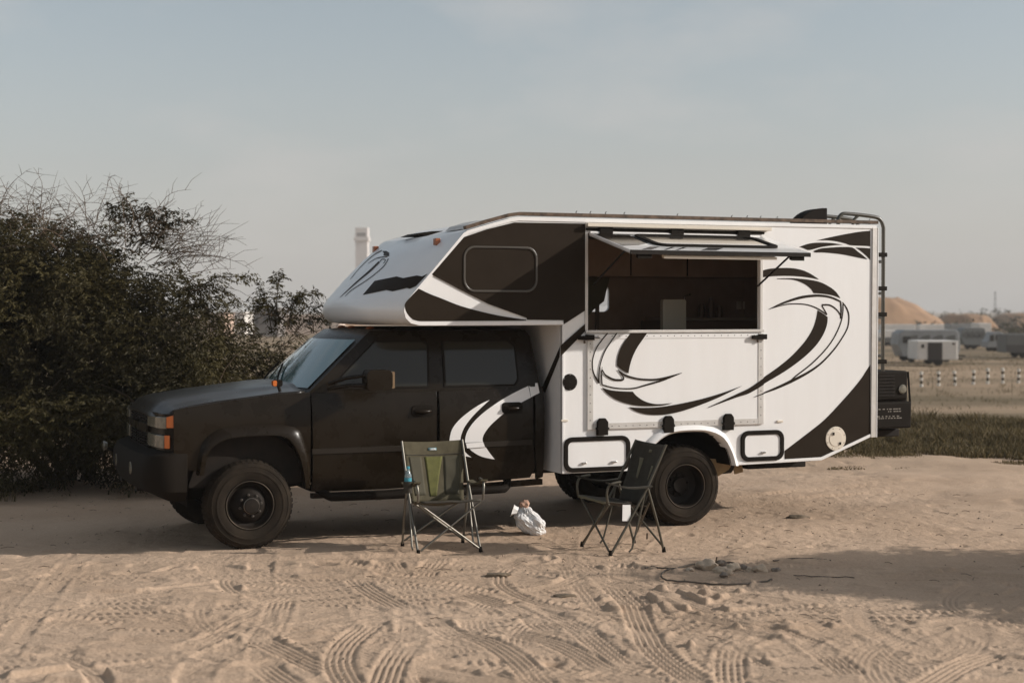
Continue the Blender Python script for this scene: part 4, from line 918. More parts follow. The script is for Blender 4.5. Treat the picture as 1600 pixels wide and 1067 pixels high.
cA = chair('khaki folding camping chair facing the camera, with a lime panel in its back', ((G(652.7, 867.4)[0]+G(724, 848.3)[0])/2, (G(652.7, 867.4)[1]+G(724, 848.3)[1])/2), (.33, -.944), KHAKI, LIME, TUBE)  # sunlit, translucent look of the cloth put into its khaki tone
cB = chair('dark folding camping chair seen from its side near the rear wheel, with a white tag', ((G(946.2, 867.4)[0]+G(997.7, 848.6)[0])/2, (G(946.2, 867.4)[1]+G(997.7, 848.6)[1])/2), (-.92, -.39), DKFAB, DKPAN, TUBED, False)  # same chair model, its shaded side-on look put into darker colours
# cup holder on the khaki chair, care tag on the dark one
MB().lathe([(.036, .0), (.042, .10), (.040, .10), (.034, .005), (.001, .004)], (.355, .20, .53), axis='z', n=16).build('cup_holder', DKFAB, cA, 40)
MB().prism([[(-.04, .0), (.045, .004), (.048, -.135), (-.042, -.14)]], 0, .002, lambda a, b, v: (-.275-v, .10+a*.9, .425+b)).build('care_tag', TAGW, cB, None)
# water bottle standing in the cup holder
bl = cA.matrix_basis @ Vector((.355, .20, .535))
wb = thing('water_bottle', 'clear plastic water bottle in the cup holder of the khaki chair', 'water bottle', bl)
MB().lathe([(.001, .001), (.028, .0), (.031, .01), (.031, .05), (.029, .055), (.031, .06), (.031, .13), (.029, .15), (.020, .175), (.0135, .19), (.0135, .205), (.001, .206)], (0, 0, 0), axis='z', n=20).build('bottle_body', PET, wb, 60)
MB().lathe([(.0318, .075), (.0318, .125)], (0, 0, 0), axis='z', n=20).build('bottle_label', BLUE, wb, 60)
MB().lathe([(.0155, .200), (.0155, .220), (.012, .222), (.001, .222)], (0, 0, 0), axis='z', n=14).build('bottle_cap', BLUE, wb, 40)

# ------------------------------------------------------------------ plastic bag
def bag():
    g = G(834, 835); t = thing('plastic_bag', 'tied white plastic bag of rubbish slumped on the sand', 'plastic bag', (g[0], g[1], 0))
    bm = bmesh.new(); bmesh.ops.create_icosphere(bm, subdivisions=6, radius=1)
    for v in bm.verts:
        p = v.co.copy(); h = (p.z+1)/2
        rx = .165*(1-.48*h**1.3); ry = .14*(1-.40*h**1.3); x = p.x*rx-.115*h**1.2+.02; y = p.y*ry; z = max(0.0, .29*h-.008)
        a = math.atan2(p.y, p.x)
        f = noise.ridged_multi_fractal(Vector((p.x*1.1+p.z*.5, p.y*1.1, p.z*.7)), 1.0, 2.2, 4, 1.0, 2.0); w = noise.noise(Vector((p.x*1.7, p.y*1.7, p.z*1.9))); w2 = abs(noise.noise(Vector((p.x*6+p.z*3, p.y*6, p.z*3))))
        k = (f-1.2)*.022+w*.030-w2*.016
        v.co = Vector((x+p.x*k*1.2, y+p.y*k*1.2, max(0.0, z+p.z*k*.6)))
    me = bpy.data.meshes.new('bag_body'); bm.to_mesh(me); bm.free(); link('bag_body', me, BAGM, t, 70)
    mb = MB(); vs = []; n = 22                       # gathered mouth turned to the left
    for r, d, zz in ((.030, 0.0, 0), (.036, .03, .004), (.050, .055, .008), (.040, .050, .008), (.015, .02, .004)):
        for k in range(n):
            a = 2*math.pi*k/n; rr = r*(1+.16*math.sin(5*a+d*40)); vs.append((-.150-d*.9+.35*rr*math.sin(a), -.075-d*.5+rr*math.cos(a)*.8, .232+rr*math.sin(a)+zz))
    mb.add(vs, [(j*n+k, j*n+(k+1) % n, (j+1)*n+(k+1) % n, (j+1)*n+k) for j in range(4) for k in range(n)]); mb.build('bag_mouth', BAGM, t, 60)
    bm = bmesh.new(); bmesh.ops.create_icosphere(bm, subdivisions=3, radius=.045)
    for v in bm.verts: v.co *= 1+.35*noise.noise(v.co*40); v.co = Vector((v.co.x*1.1-.085, v.co.y, v.co.z*.9+.285))
    me = bpy.data.meshes.new('rubbish'); bm.to_mesh(me); bm.free(); link('rubbish', me, RUBB, t, 40)
bag()

# ------------------------------------------------------------------ fire pit stones, wire, twigs
sz = [(1105, 888, .115, 'largest pale grey stone at the left of the fire pit', 0), (1128, 884, .06, 'dark sooty stone at the back of the fire pit', 1), (1126, 893, .075, 'smooth pale stone in front of the sooty one in the fire pit', 0),
      (1145, 890, .085, 'broad stone in the middle right of the fire pit', 0), (1139, 897, .06, 'low flat stone at the front of the fire pit', 0), (1160, 889, .05, 'small stone just right of the middle of the fire pit', 1),
      (1172, 892, .045, 'small pale stone between the middle and the right end of the fire pit', 0), (1188, 893, .075, 'long flat stone at the right of the fire pit', 0), (1212, 892, .05, 'dark stone at the far right end of the fire pit', 1), (1078, 892, .05, 'small half buried stone left of the fire pit', 0), (1131, 901, .05, 'charred flat stone at the front edge of the fire pit', 1)]
for i, (px, py, r, lab, ch) in enumerate(sz):
    g = G(px, py); bm = bmesh.new(); bmesh.ops.create_icosphere(bm, subdivisions=3, radius=1); q = random.Random(i)
    r *= .78; ax, ay, az = r*q.uniform(.9, 1.25), r*q.uniform(.7, 1.0), r*q.uniform(.5, .75)
    for v in bm.verts:
        k = 1+.42*noise.noise(v.co*1.5+Vector((i*3.1, 0, 0)))+.16*noise.noise(v.co*4+Vector((0, i*2., 0))); k = round(k*9)/9*.6+k*.4; v.co = Vector((v.co.x*ax*k, v.co.y*ay*k, v.co.z*az*k+az*.45))
    me = bpy.data.meshes.new('stone'); bm.to_mesh(me); bm.free(); o = link('stone', me, CHAR if ch else STONE, None, 50); o.location = (g[0], g[1], 0); o.rotation_euler.z = q.uniform(0, 6)
    tag(o, lab, 'stone', 'fire pit stones')
def line_obj(name, px, r, m, label, cat, lift=.012, jit=.004, n=5):
    q = random.Random(len(px)+int(px[0][0])); P = []
    for x, y in catmull(px, n): g = G(x, y); P.append((g[0], g[1], lift+q.uniform(-jit, jit)))
    return tag(MB().tube(P, r, 6).build(name, m, None, 50), label, cat)
line_obj('wire', [(1058, 890), (1040, 893), (1033, 902), (1042, 908), (1072, 911), (1110, 914), (1150, 914.5), (1190, 911), (1206, 907)], .007, WIRE, 'dark wire loop half buried in the sand round the front of the fire pit', 'wire')
line_obj('wire', [(1058, 890), (1082, 884), (1110, 881.5), (1140, 881), (1152, 884)], .008, WIRE, 'dark wire lying along the back edge of the fire pit', 'wire')
line_obj('wire', [(1008, 889), (1018, 887), (1035, 889.5), (1058, 891)], .007, WIRE, 'short wire end running off left of the fire pit', 'wire')
line_obj('stick', [(1208, 878), (1240, 874.5), (1275, 875), (1298, 878)], .006, WIRE, 'thin dark stick on the sand right of the fire pit', 'stick')
line_obj('stick', [(1240, 901), (1290, 903), (1335, 904)], .004, WIRE, 'straight dark twig lying in the shade beyond the stones', 'stick')
g = G(1121, 884); tag(MB().tube(catmull([(g[0], g[1], 0), (g[0]-.012, g[1], .03), (g[0]-.004, g[1], .075)], 3), .006, 6).build('twig', TWIG, None, 50), 'short twig standing upright behind the fire pit stones', 'twig')
g = G(1011, 842); tag(MB().tube([(g[0], g[1], 0), (g[0]+.002, g[1], .055)], .008, 6).build('twig', TWIG, None, 50), 'small upright twig in the sand behind the dark chair', 'twig')
for px, py, r, lab in ((1246, 808, .06, 'flat dark clod on the sand right of the rear wheel'), (778, 898, .05, 'dark scrap on the sand in front of the chairs'), (883, 931, .045, 'small dark clod on the rutted sand')):
    g = G(px, py); bm = bmesh.new(); bmesh.ops.create_icosphere(bm, subdivisions=3, radius=1)
    for v in bm.verts: k = 1+.4*noise.noise(v.co*1.7+Vector((px, 0, 0))); v.co = Vector((v.co.x*r*1.9*k, v.co.y*r*k, max(-.01, v.co.z*r*.45*k)))
    me = bpy.data.meshes.new('clod'); bm.to_mesh(me); bm.free(); o = link('clod', me, mat('clod_earth', (.16, .12, .08), .95, bump=.5, bscale=40), None, 50); o.location = (g[0], g[1], .0); tag(o, lab, 'clod')
# scattered litter of pebbles and bits of twig
def litter():
    mb = MB(); q = random.Random(11)
    for i in range(900):
        x, y = q.uniform(-5.5, 6.5), 8.6+q.random()**.8*10; r = q.uniform(.004, .013)*(1.5 if q.random() < .08 else 1); a = q.uniform(0, 6.3)
        if q.random() < .65:
            l = [(r*1.3, 0, 0), (0, r, 0), (-r*1.2, 0, 0), (0, -r, 0), (0, 0, r*.9)]; mb.add([(x+p[0]*math.cos(a)-p[1]*math.sin(a), y+p[0]*math.sin(a)+p[1]*math.cos(a), p[2]) for p in l], [(0, 1, 4), (1, 2, 4), (2, 3, 4), (3, 0, 4)])
        else:
            L = q.uniform(.03, .12); mb.tube([(x, y, .004), (x+math.cos(a)*L*.5, y+math.sin(a)*L*.5, .012), (x+math.cos(a)*L, y+math.sin(a)*L, .004)], .003, 3, False)
    o = mb.build('litter', mat('litter_bits', (.13, .095, .062), .95, col2=(.25, .20, .15), vscale=3)); o['kind'] = 'stuff'; o['label'] = 'pebbles and bits of twig scattered over the sand'
litter()

# ------------------------------------------------------------------ bushes
def leaf_mesh(name, pts, dirs, m, size, blades=9, seed=1):
    """sprays of narrow hanging leaflets, each spray at pts along dirs"""
    q = np.random.default_rng(seed); n = len(pts); P = np.repeat(pts, blades, 0); D = np.repeat(dirs, blades, 0); t = np.tile(np.linspace(0.05, 1, blades), n)[:, None]
    sz_ = size*np.repeat(q.uniform(.7, 1.35, (n, 1)), blades, 0); sag = np.concatenate([np.zeros((n*blades, 2)), -(t**2)*.55], 1)
    base = P+D*t*sz_*1.5+sag*sz_
    side = np.cross(D, [0, 0, 1.0]); side /= np.linalg.norm(side, axis=1, keepdims=True)+1e-6
    sgn = np.where(np.tile(np.arange(blades), n) % 2 == 0, 1, -1)[:, None]
    ld = D*.45+side*sgn*q.uniform(.4, .9, (n*blades, 1))+np.array([0, 0, -.55])+q.normal(0, .25, (n*blades, 3)); ld /= np.linalg.norm(ld, axis=1, keepdims=True)
    wv = np.cross(ld, q.normal(0, 1, (n*blades, 3))); wv /= np.linalg.norm(wv, axis=1, keepdims=True)+1e-6
    L = sz_*q.uniform(.42, .75, (n*blades, 1)); w = L*.15
    v0 = base; v1 = base+ld*L*.45+wv*w; v2 = base+ld*L; v3 = base+ld*L*.45-wv*w
    co = np.stack([v0, v1, v2, v3], 1).reshape(-1, 3).astype(np.float32); N = n*blades
    me = bpy.data.meshes.new(name); me.vertices.add(N*4); me.vertices.foreach_set('co', co.ravel()); me.loops.add(N*4); me.loops.foreach_set('vertex_index', np.arange(N*4, dtype=np.int32))
    me.polygons.add(N); me.polygons.foreach_set('loop_start', np.arange(0, N*4, 4, dtype=np.int32)); me.polygons.foreach_set('loop_total', np.full(N, 4, np.int32))
    at = me.attributes.new('tint', 'FLOAT', 'FACE'); at.data.foreach_set('value', np.repeat(np.clip(.38+.75*np.array([noise.noise(Vector(p_)*1.7) for p_ in pts])+.30*(q.random(n)-.5), 0, 1), blades).astype(np.float32)*.8+q.random(N).astype(np.float32)*.2); me.materials.append(m); me.update(); return me
def bush(label, lobes, nspray, seed, base, twigs=(), size=.085, group='bushes behind the truck', dead=0, trunk_r=.07, sprigs=()):
    q = np.random.default_rng(seed); t = thing('acacia_bush', label, 'bush', (0, 0, 0), 0, group); q2 = random.Random(seed)
    tb = MB(); tips = []
    for i, (c, r) in enumerate(lobes):               # a stem to every lobe
        c = Vector(c); b = Vector(base)+Vector((q2.uniform(-.3, .3), q2.uniform(-.2, .2), 0)); mid = b.lerp(c, .5)+Vector((q2.uniform(-.25, .25), q2.uniform(-.2, .2), .1))
        tb.tube(catmull([b, b.lerp(mid, .5)+Vector((q2.uniform(-.1, .1), 0, .05)), mid, c], 4), list(np.linspace(trunk_r, .015, 13)), 6)
        for k in range(7):
            d = Vector((q2.gauss(0, 1), q2.gauss(0, 1), q2.gauss(.25, .8))).normalized(); e = c+Vector((d.x*r[0], d.y*r[1], d.z*r[2]))*.85; s = mid.lerp(c, q2.uniform(.2, 1))
            tb.tube(catmull([s, s.lerp(e, .5)+Vector((0, 0, .10)), e], 3), [.022, .02, .018, .014, .011, .008, .005], 4, False)
    tb.build('trunk', BARK, t, 50)
    vol = np.array([r[0]*r[1]*r[2] for _, r in lobes])**.72; vol /= vol.sum(); pts = []; dirs = []
    for (c, r), f in zip(lobes, vol):
        n = int(nspray*f); d = q.normal(0, 1, (n, 3)); d /= np.linalg.norm(d, axis=1, keepdims=True); rad = q.random((n, 1))**.42
        lump = np.array([noise.noise(Vector(x)*2.6+Vector(c)*1.7) for x in d])[:, None]; rad = rad*(1+.42*lump)
        p = np.array(c)+d*rad*np.array(r); keep = p[:, 2] > .12; gap = np.array([noise.noise(Vector(x)*1.9+Vector((seed, 0, 0))) for x in p]) > -.30
        k = keep & gap; pts.append(p[k]); dd = d[k]*np.array([1, 1, .6])+q.normal(0, .45, (k.sum(), 3)); dirs.append(dd/np.linalg.norm(dd, axis=1, keepdims=True))
    pts = np.concatenate(pts); dirs = np.concatenate(dirs)
    # leafy shoots poking out
    sp = []; sd = []; tw = MB()
    for (a, b) in twigs:
        A, B = Vector(a), Vector(b); path = catmull([A, A.lerp(B, .4)+Vector((0, 0, .10)), A.lerp(B, .75)+Vector((0, 0, .05)), B], 5); tw.tube(path, list(np.linspace(.012, .004, len(path))), 4, False)
        for i, p in enumerate(path):
            for k in range(3):
                d = (B-A).normalized()*.5+Vector((q2.gauss(0, .6), q2.gauss(0, .6), q2.gauss(-.1, .5))); sp.append(tuple(Vector(p)+Vector((q2.gauss(0, .03), q2.gauss(0, .03), q2.gauss(0, .03))))); sd.append(tuple(d.normalized()))
    if sp: pts = np.concatenate([pts, np.array(sp)]); dirs = np.concatenate([dirs, np.array(sd)])
    for i in range(dead):                            # bare arching twigs on top
        c, r = lobes[q2.randrange(len(lobes))]
        if q2.random() < .8: c, r = max(lobes[:4], key=lambda l: l[0][2]+q2.uniform(-.5, .5))
        a = Vector(c)+Vector((q2.uniform(-.9, .9)*r[0], q2.uniform(-.8, .8)*r[1], r[2]*q2.uniform(.35, .85))); L = q2.uniform(.5, 1.5); az = q2.uniform(-.6, .9) if q2.random() < .6 else q2.uniform(2.0, 4.2)
        d = Vector((math.cos(az), q2.uniform(-.5, .5), q2.uniform(.35, 1.25))).normalized(); P = [a]; cur = a.copy()
        bend = q2.uniform(-.05, .22)
        for k in range(7): cur = cur+d*L/7; d = (d+Vector((q2.gauss(bend, .16), q2.gauss(0, .12), q2.gauss(-.15, .13)))).normalized(); P.append(cur.copy())
        tw.tube(P, list(np.linspace(.0075, .0018, 8)), 3, False)
        for k in (3, 4, 5):
            if q2.random() < .8:
                e = P[k]+Vector((q2.gauss(.05, .12), q2.gauss(0, .1), q2.gauss(.07, .10))); tw.tube([P[k], P[k].lerp(e, .5)+Vector((0, 0, .015)), e], [.0045, .003, .0018], 3, False)
    for a, d0, L, bx in sprigs:
        a = Vector(a); d = Vector(d0).normalized(); P = [a]; cur = a.copy(); n_ = 11
        for k in range(n_): cur = cur+d*L/n_; d = (d+Vector((bx+q2.gauss(0, .13), q2.gauss(0, .13), q2.gauss(-.05, .13)))).normalized(); P.append(cur.copy())
        tw.tube(P, list(np.linspace(.0062, .0018, n_+1)), 3, False)
        for k in range(3, n_):
            if q2.random() < .55:
                e = P[k]+Vector((q2.gauss(bx, .13), q2.gauss(0, .1), q2.gauss(.06, .10)))*1.1; m_ = P[k].lerp(e, .5)+Vector((q2.gauss(0, .02), 0, q2.gauss(.02, .02))); tw.tube([P[k], m_, e], [.0034, .0024, .0014], 3, False)
    if tw.v: tw.build('twigs', TWIG, t, 50)['kind'] = 'stuff'
    link('crown', leaf_mesh('crown', pts, dirs, LEAF, size, 9, seed), None, t)
    return t
def P3(px, py, Y): return W(px, py, Y)
q3 = random.Random(17); SPR = []
for i in range(62):
    x = q3.uniform(-60, 210); SPR.append((P3(x, q3.uniform(335, 400), q3.uniform(17.8, 18.8)), (q3.uniform(-.7, .9), q3.uniform(-.3, .3), q3.uniform(.5, 1.2)), q3.uniform(.35, .85), q3.uniform(-.16, .20)))
for i in range(46):
    x = q3.uniform(205, 300); SPR.append((P3(x, 345+(x-205)*.75+q3.uniform(-10, 50), q3.uniform(17.8, 18.6)), (q3.uniform(.5, 1.3), q3.uniform(-.3, .3), q3.uniform(.15, 1.0)), q3.uniform(.35, .95), q3.uniform(-.02, .10)))
bush('large dense acacia bush at the left edge, with bare twigs on top',
     [((-6.4, 18.8, 1.75), (1.6, 1.4, 1.45)), ((-5.1, 18.6, 1.75), (1.25, 1.2, 1.35)), ((-4.15, 18.4, 1.40), (.95, 1.0, 1.15)), ((-5.6, 18.2, 2.35), (1.15, 1.0, .72)), ((-5.6, 17.9, .85), (1.7, .9, .85)), ((-4.1, 17.8, .75), (1.3, .8, .75)), ((-7.3, 18.6, 1.6), (1.4, 1.3, 1.6)), ((-6.2, 18.4, 2.5), (1.4, .9, .72))],
     48000, 21, (-5.3, 18.8, 0), [(P3(300, 460, 18.2), P3(385, 432, 18.0)), (P3(290, 450, 18.3), P3(372, 470, 18.0)), (P3(225, 380, 18.3), P3(195, 312, 18.2)), (P3(235, 380, 18.3), P3(262, 335, 18.2)), (P3(240, 390, 18.3), P3(285, 342, 18.2)), (P3(215, 370, 18.3), P3(175, 330, 18.2)), (P3(290, 480, 18.3), P3(345, 500, 18.0)), (P3(235, 370, 18.2), P3(232, 330, 18.2))], dead=40, sprigs=SPR)
bush('thin open acacia bush behind the truck hood and windscreen',
     [((-2.95, 19.4, .85), (.85, .7, .85)), ((-2.35, 19.6, .80), (.80, .6, .78)), ((-3.6, 19.0, .95), (.9, .7, .95)), ((-1.7, 19.8, .75), (.8, .6, .70))],
     9500, 33, (-2.7, 19.7, 0), [(P3(425, 520, 19.6), P3(408, 452, 19.5)), (P3(430, 510, 19.6), P3(437, 432, 19.5)), (P3(440, 500, 19.6), P3(492, 455, 19.5)), (P3(450, 505, 19.6), P3(515, 478, 19.5)), (P3(440, 500, 19.6), P3(395, 475, 19.5)), (P3(450, 510, 19.7), P3(470, 462, 19.5)), (P3(460, 520, 19.6), P3(510, 500, 19.5)), (P3(400, 530, 19.4), P3(375, 505, 19.3))], dead=22, trunk_r=.045)
# bush added out of frame on the right to throw shade over the near sand
bush('acacia bush added out of view on the right to shade the near sand', [((8.0, 11.9, 1.5), (1.5, 1.0, 1.2)), ((8.2, 11.2, 1.3), (1.5, .95, 1.2)), ((8.0, 12.1, .8), (1.5, .6, .8)), ((8.6, 11.7, 2.2), (1.0, .8, .8)), ((9.0, 10.3, 1.3), (1.4, .95, 1.1))], 9000, 44, (8.2, 11.7, 0), dead=10, size=.22)

# ------------------------------------------------------------------ scrub and grass
def grass(name, label, n, area, h, seed, dens=None):
    q = np.random.default_rng(seed); x = q.uniform(area[0], area[1], n*3); y = q.uniform(area[2], area[3], n*3)
    f = np.array([noise.noise(Vector((a*.55, b*.4, seed)))+.5*noise.noise(Vector((a*2.1, b*1.6, seed))) for a, b in zip(x, y)]); k = f > (dens if dens is not None else -.15)+(.5*np.clip(1-(y-area[2])/2.2, 0, 1) if n > 50000 else 0)
    if area[4:]: k &= area[4](x, y)
    x, y, f = x[k][:n], y[k][:n], f[k][:n]; n = len(x); z = zt(x, y)+.0
    fr_ = np.clip((y-area[2]-.9-1.1*np.array([noise.noise(Vector((a*.7, 7.0, seed))) for a in x]))/2.6, .0, 1) if n > 50000 else np.ones(n)
    hh = (.06+.94*fr_)*h*q.uniform(.45, 1.25, n)*(.55+.8*np.clip(f+.35, 0, 1)); a = q.uniform(0, 6.28, n); lean = q.normal(0, .35, (n, 2))*hh[:, None]; w = .0045+.004*q.random(n)+y*.00006
    b0 = np.stack([x-w*np.cos(a), y-w*np.sin(a), z-.02], 1); b1 = np.stack([x+w*np.cos(a), y+w*np.sin(a), z-.02], 1); m_ = np.stack([x+lean[:, 0]*.4, y+lean[:, 1]*.4, z+hh*.62], 1); t_ = np.stack([x+lean[:, 0], y+lean[:, 1], z+hh], 1)
    wv = np.stack([w*np.cos(a)*.7, w*np.sin(a)*.7, 0*w], 1); co = np.stack([b0, b1, m_+wv, t_, m_-wv], 1).reshape(-1, 3).astype(np.float32)
    me = bpy.data.meshes.new(name); me.vertices.add(n*5); me.vertices.foreach_set('co', co.ravel()); me.loops.add(n*5); me.loops.foreach_set('vertex_index', np.arange(n*5, dtype=np.int32)); me.polygons.add(n)
    me.polygons.foreach_set('loop_start', np.arange(0, n*5, 5, dtype=np.int32)); me.polygons.foreach_set('loop_total', np.full(n, 5, np.int32))
    at = me.attributes.new('tint', 'FLOAT', 'FACE'); at.data.foreach_set('value', q.random(n).astype(np.float32)); me.update(); o = link(name, me, GRASS); o['kind'] = 'stuff'; o['label'] = label; return o
grass('grass', 'dry scrubby grass beyond the sand behind the camper', 70000, (2.5, 12.5, 20.2, 28.5), .25, 5, -.25)
grass('grass', 'low sparse tufts at the foot of the left bush', 1000, (-7.5, -3.9, 16.6, 18.4), .10, 6, .1)
grass('grass', 'far strips of rough grass on the flat ground', 16000, (8, 60, 45, 130), .16, 8, .12)

# ------------------------------------------------------------------ far things on the right
zb = -1.6
def bollard(px, pyb, i):
    d = (CAMH-zb)*F/(pyb-HOR); x = (px-CX)/F*d; names = ['leftmost', 'second from left', 'third from left', 'fourth from left', 'fifth from left', 'sixth from left', 'seventh from left', 'rightmost']
    t = thing('bollard', names[i]+' of the eight banded white and dark bollards on the flat ground', 'bollard', (x, d, zb), 0, 'banded bollards'); t.rotation_euler = (R(random.uniform(-3, 3)), R(random.uniform(-4, 4)), 0); t.scale = (1, 1, random.uniform(.94, 1.05))
    for k in range(5):
        MB().lathe([(.001, .155*k), (.085 if k % 2 == 0 else .06, .155*k+.01), (.085 if k % 2 == 0 else .06, .155*k+.14), (.001, .155*k+.15)], (0, 0, 0), axis='z', n=12).build('white_band' if k % 2 == 0 else 'dark_band', mat('bollard_white', (.60, .56, .50), .6) if k % 2 == 0 else RUBBER, t, 40)
for i, (px, py) in enumerate(((1414, 605.5), (1440, 604.7), (1467, 603), (1492.7, 602.5), (1521, 601), (1543.7, 600), (1567.3, 599.5), (1591.7, 599))): bollard(px, py, i)
GREY = mat('trailer_grey', (.27, .27, .265), .5, col2=(.20, .20, .195), vscale=.8); TWHITE = mat('trailer_white', (.72, .68, .63), .5, col2=(.62, .58, .53), vscale=1.0); DKT = mat('trailer_dark', (.11, .105, .095), .6)
def trailer(label, px0, px1, ytop, ybase, Y, depth, m, name='caravan', cat='caravan', rz=0.0, prof='box', win=(), door=None, marks=False, m2=None):
    a = W(px0, ybase, Y); b = W(px1, ytop, Y); zb_ = float(zt(0, Y)); w = b[0]-a[0]; h = b[2]-zb_; z0 = .42; t = thing(name, label, cat, ((a[0]+b[0])/2, Y, zb_), rz)
    P = {'box': [(-w/2, z0), (w/2, z0), (w/2, h), (-w/2, h)], 'van': [(-w/2, z0), (w/2, z0), (w/2, h*.95), (w/2-.15, h), (-w/2+w*.38, h), (-w/2+w*.12, h*.62), (-w/2, h*.52)], 'caravan': [(-w/2+.35, z0), (w/2-.2, z0), (w/2, h*.45), (w/2-.15, h-.12), (w/2-.4, h), (-w/2+.5, h), (-w/2+.12, h-.25), (-w/2, h*.55)]}[prof]
    MB().prism([P], 0, depth, lambda u, z, v: (u, v, z)).build('body', m, t, None, .05)
    for (x0, x1, y0, y1) in win: MB().box((-w/2+w*x0, -.02, h*y0), (-w/2+w*x1, -.004, h*y1)).build('window', DGLASS, t)
    if door: x0, x1, y0, y1 = door; MB().box((-w/2+w*x0, -.03, h*y0), (-w/2+w*x1, -.004, h*y1)).build('door', mat('dark_doorway', (.035, .026, .02), .8), t)
    for x in ((-.28, .28) if w > 3.5 else (.02,)):
        for v in (.08, depth-.28): MB().lathe([(.001, 0), (.16, .0), (.32, .02), (.32, .18), (.001, .2)], (w*x, v, .32), n=18).build('wheel', TYRE, t, 40)
    MB().tube([(w/2, depth/2, .45), (w/2+.7, depth/2, .42)], .05, 6).build('drawbar', STEEL, t)
    if marks:
        for k in range(4): MB().prism([stroke([(-w/2+w*(.15+.2*k), h*.55), (-w/2+w*(.22+.2*k), h*.68), (-w/2+w*(.32+.2*k), h*.72)], [.03, .12, .03])], -.012, -.003).build('graphic_decal', DKT, t)
    if m2: MB().box((-w/2+.02, -.012, z0+.02), (w/2-.02, -.003, h*.55)).build('lower_panel', m2, t)
    return t
trailer('white box trailer with an open dark doorway behind the bollards', 1434, 1496.5, 532.5, 571.5, 104, 3.4, TWHITE, 'kiosk_trailer', 'trailer', rz=-.06, win=((.09, .17, .72, .86), (.86, .92, .84, .92)), door=(.25, .61, .24, .93))
trailer('grey caravan with dark scrawled graphics behind the white trailer', 1403, 1501, 515.5, 560, 112, 2.4, GREY, prof='caravan', marks=True, win=((.08, .2, .6, .8),))
trailer('dim grey caravan to the right of the scrawled one', 1501, 1542, 512, 540, 150, 2.4, mat('caravan_dim', (.17, .17, .16), .6), prof='caravan', marks=True)
trailer('narrow white camper front standing out behind the dim grey caravan', 1529, 1549, 505, 536, 158, 2.6, TWHITE, prof='box', win=((.55, .9, .45, .62),))
trailer('grey van with a sloping windscreen at the right edge', 1543, 1568, 518.5, 545, 140, 2.0, GREY, 'van', 'van', prof='van', win=((.14, .40, .55, .85), (.5, .9, .6, .85)))
trailer('dark box trailer cut off by the right edge', 1572, 1625, 522, 557, 122, 2.4, DKT, 'box_trailer', 'trailer', m2=mat('trailer_darker', (.06, .052, .045), .7))
trailer('long white trailer farthest left beside the ladder', 1372, 1412, 516, 527, 165, 2.4, TWHITE, 'box_trailer', 'trailer', prof='caravan', m2=DKT)
trailer('long white trailer roof behind the scrawled caravan', 1380, 1430.5, 507, 522, 190, 2.5, TWHITE, 'box_trailer', 'trailer', m2=GREY)
trailer('second long white trailer to the right in the back row', 1439, 1478, 507, 522, 192, 2.5, TWHITE, 'box_trailer', 'trailer', m2=GREY)
trailer('grey long trailer at the right end of the back row', 1484, 1533, 506, 524, 186, 2.5, GREY, 'box_trailer', 'trailer')

def mound(name, label, px0, px1, ytop, Y, m, seed, depth=None, flat=.5):
    a = W(px0, ytop, Y); b = W(px1, ytop, Y); w = (b[0]-a[0])/2; h = a[2]-zb; n = 60; vs = []; cx = (a[0]+b[0])/2; dp = depth or w*.7
    for j in range(n//2+1):
        for i in range(n+1):
            x = (i/n*2-1); y = (j/(n/2)*2-1); r = math.sqrt(x*x+y*y)*(1+.16*noise.noise(Vector((x*2.2, y*2.2, seed+5)))+.05*noise.noise(Vector((x*7, y*7, seed)))); f = max(0, min(1, (1-r)/flat)); f = f*f*(3-2*f)*.6+f*.4
            z = h*f*(1+.07*noise.noise(Vector((x*3, y*3, seed))))+h*.10*f*(noise.noise(Vector((x*6, y*2.5, seed)))+.5*noise.noise(Vector((x*15, y*9, seed)))); vs.append((cx+x*w, Y+y*dp, zb-.3+z+.3*f))
    fs = [(j*(n+1)+i, j*(n+1)+i+1, (j+1)*(n+1)+i+1, (j+1)*(n+1)+i) for j in range(n//2) for i in range(n)]
    o = MB().add(vs, fs).build(name, m, None, 80); o['kind'] = 'structure'; o['label'] = label; return o
MSAND = mat('mound_sand', (.36, .215, .118), .95, col2=(.25, .15, .085), vscale=.25, bump=.6, bscale=.8)
mound('hill', 'orange sand mound behind the parked caravans', 1215, 1490, 465, 270, MSAND, 1, 20, .62); mound('hill', 'low sand bank at the right behind the caravans', 1455, 1560, 492, 290, MSAND, 2, 14, .5); mound('hill', 'low sand bank running off the right edge', 1520, 1760, 489, 330, MSAND, 3, 16, .5)
mound('hill', 'pale low rise behind the bushes on the left', 180, 620, 497, 300, MSAND, 4, 20, .4)
def far_scrub():
    q = np.random.default_rng(9); pts = []
    for x0, x1, Y, h in ((62, 130, 235, 1.2), (70, 150, 305, 3.6), (105, 190, 340, 5.0), (55, 110, 215, 1.0), (-95, -30, 260, 2.8), (40, 140, 400, 4.0)):
        n = 700; x = q.uniform(x0, x1, n); f = np.array([noise.noise(Vector((a*.13, Y, 0))) for a in x]); pts.append(np.stack([x, Y+q.uniform(-3, 3, n), zb+q.random(n)*h*np.clip(.75+.9*f, .1, 1.4)], 1))
    p = np.concatenate(pts); d = q.normal(0, 1, p.shape); d /= np.linalg.norm(d, axis=1, keepdims=True); o = link('far_scrub', leaf_mesh('far_scrub', p, d, LEAF, 1.5, 6, 4), None); o['kind'] = 'stuff'; o['label'] = 'dark scrub in a thin line along the horizon'
far_scrub()
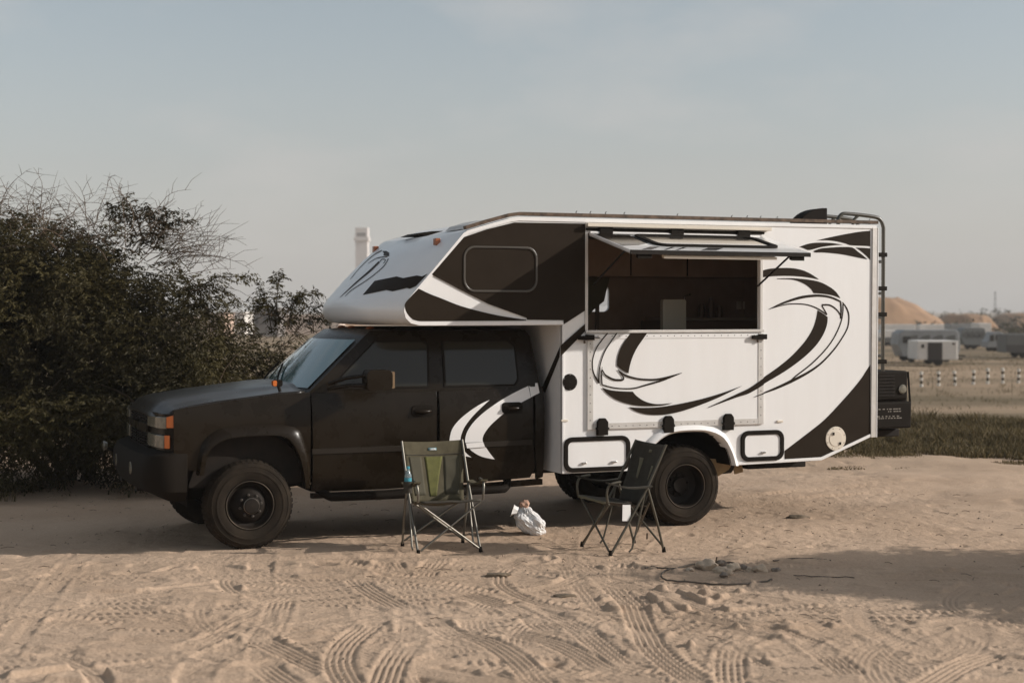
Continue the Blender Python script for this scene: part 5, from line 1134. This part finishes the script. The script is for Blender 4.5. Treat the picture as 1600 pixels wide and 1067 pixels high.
# tower and far buildings on the left
Y = 460; a, b = W(554, 356, Y), W(577.5, 356, Y); wd = (b[0]-a[0])/2
tw = thing('tower', 'pale square tower far off above the truck roof', 'tower', ((a[0]+b[0])/2, Y, zb)); TWM = mat('tower_white', (.76, .70, .66), .7); hT = a[2]-zb
MB().box((-wd*.82, -wd*.82, 0), (wd*.82, wd*.82, hT*.86)).build('shaft', TWM, tw, None, .05); MB().box((-wd, -wd, hT*.86), (wd, wd, hT*.90)).build('gallery', TWM, tw, None, .05)
MB().box((-wd*.85, -wd*.85, hT*.90), (wd*.85, wd*.85, hT)).build('lantern', TWM, tw, None, .05); MB().box((-wd*.60, -wd*.88, hT*.905), (wd*.60, -wd*.85, hT*.945)).build('dark_opening', mat('tower_opening', (.30, .27, .25), .7), tw)
for lab, px0, px1, yt, Y, m, dp in (('low pinkish building far behind the left bush', 312, 350, 489, 230, mat('pink_render', (.50, .36, .28), .8), 8), ('low bright white building far behind the thin bush', 349, 382, 487, 240, TWHITE, 8), ('low grey building far behind the thin bush', 396, 434, 481, 220, mat('grey_render', (.16, .14, .125), .8), 7), ('long pale building far behind the windscreen', 440, 530, 492, 250, mat('pale_render', (.58, .47, .39), .8), 9)):
    a = W(px0, yt, Y); b = W(px1, yt, Y); t = thing('building', lab, 'building', ((a[0]+b[0])/2, Y, zb)); w = (b[0]-a[0])/2; h = a[2]-zb
    MB().box((-w, 0, 0), (w, dp, h-.2)).build('wall', m, t); MB().box((-w-.15, -.15, h-.2), (w+.15, dp+.15, h)).build('roof', m, t)
    for k in range(3): MB().box((-w+w*2*(k+.3)/3, -.06, h*.45), (-w+w*2*(k+.6)/3, -.005, h*.7)).build('window', DGLASS, t)
px = W(1555, 455, 420); ms = thing('mast', 'thin lattice mast far off on the right horizon', 'mast', (px[0], 420, zb)); mh = px[2]-zb
for dx, dy in ((-.4, -.4), (.4, -.4), (.4, .4), (-.4, .4)): MB().tube([(dx, dy, 0), (dx*.3, dy*.3, mh)], .03, 4).build('mast_leg', STEEL, ms)
for k in range(6): z = mh*(k+.5)/6; s = .4*(1-.7*(k+.5)/6); MB().tube([(-s, -s, z), (s, -s, z+.5), (s, s, z), (-s, s, z+.5), (-s, -s, z)], .018, 4).build('mast_brace', STEEL, ms)

# thin dusty air between the camp and the horizon
hz_ = MB().box((-1400, -60, -3.2), (1400, 1500, 60)).build('haze', None); hz_['kind'] = 'stuff'; hz_['label'] = 'thin dusty haze in the air over the flat ground'
hm_ = bpy.data.materials.new('dusty_air'); hm_.use_nodes = True; nn_ = hm_.node_tree.nodes; nn_.clear(); ho = nn_.new('ShaderNodeOutputMaterial'); pv = nn_.new('ShaderNodeVolumePrincipled')
pv.inputs['Density'].default_value = 0.00045; pv.inputs['Color'].default_value = (.92, .90, .88, 1); hm_.node_tree.links.new(pv.outputs['Volume'], ho.inputs['Volume']); hz_.data.materials.append(hm_)
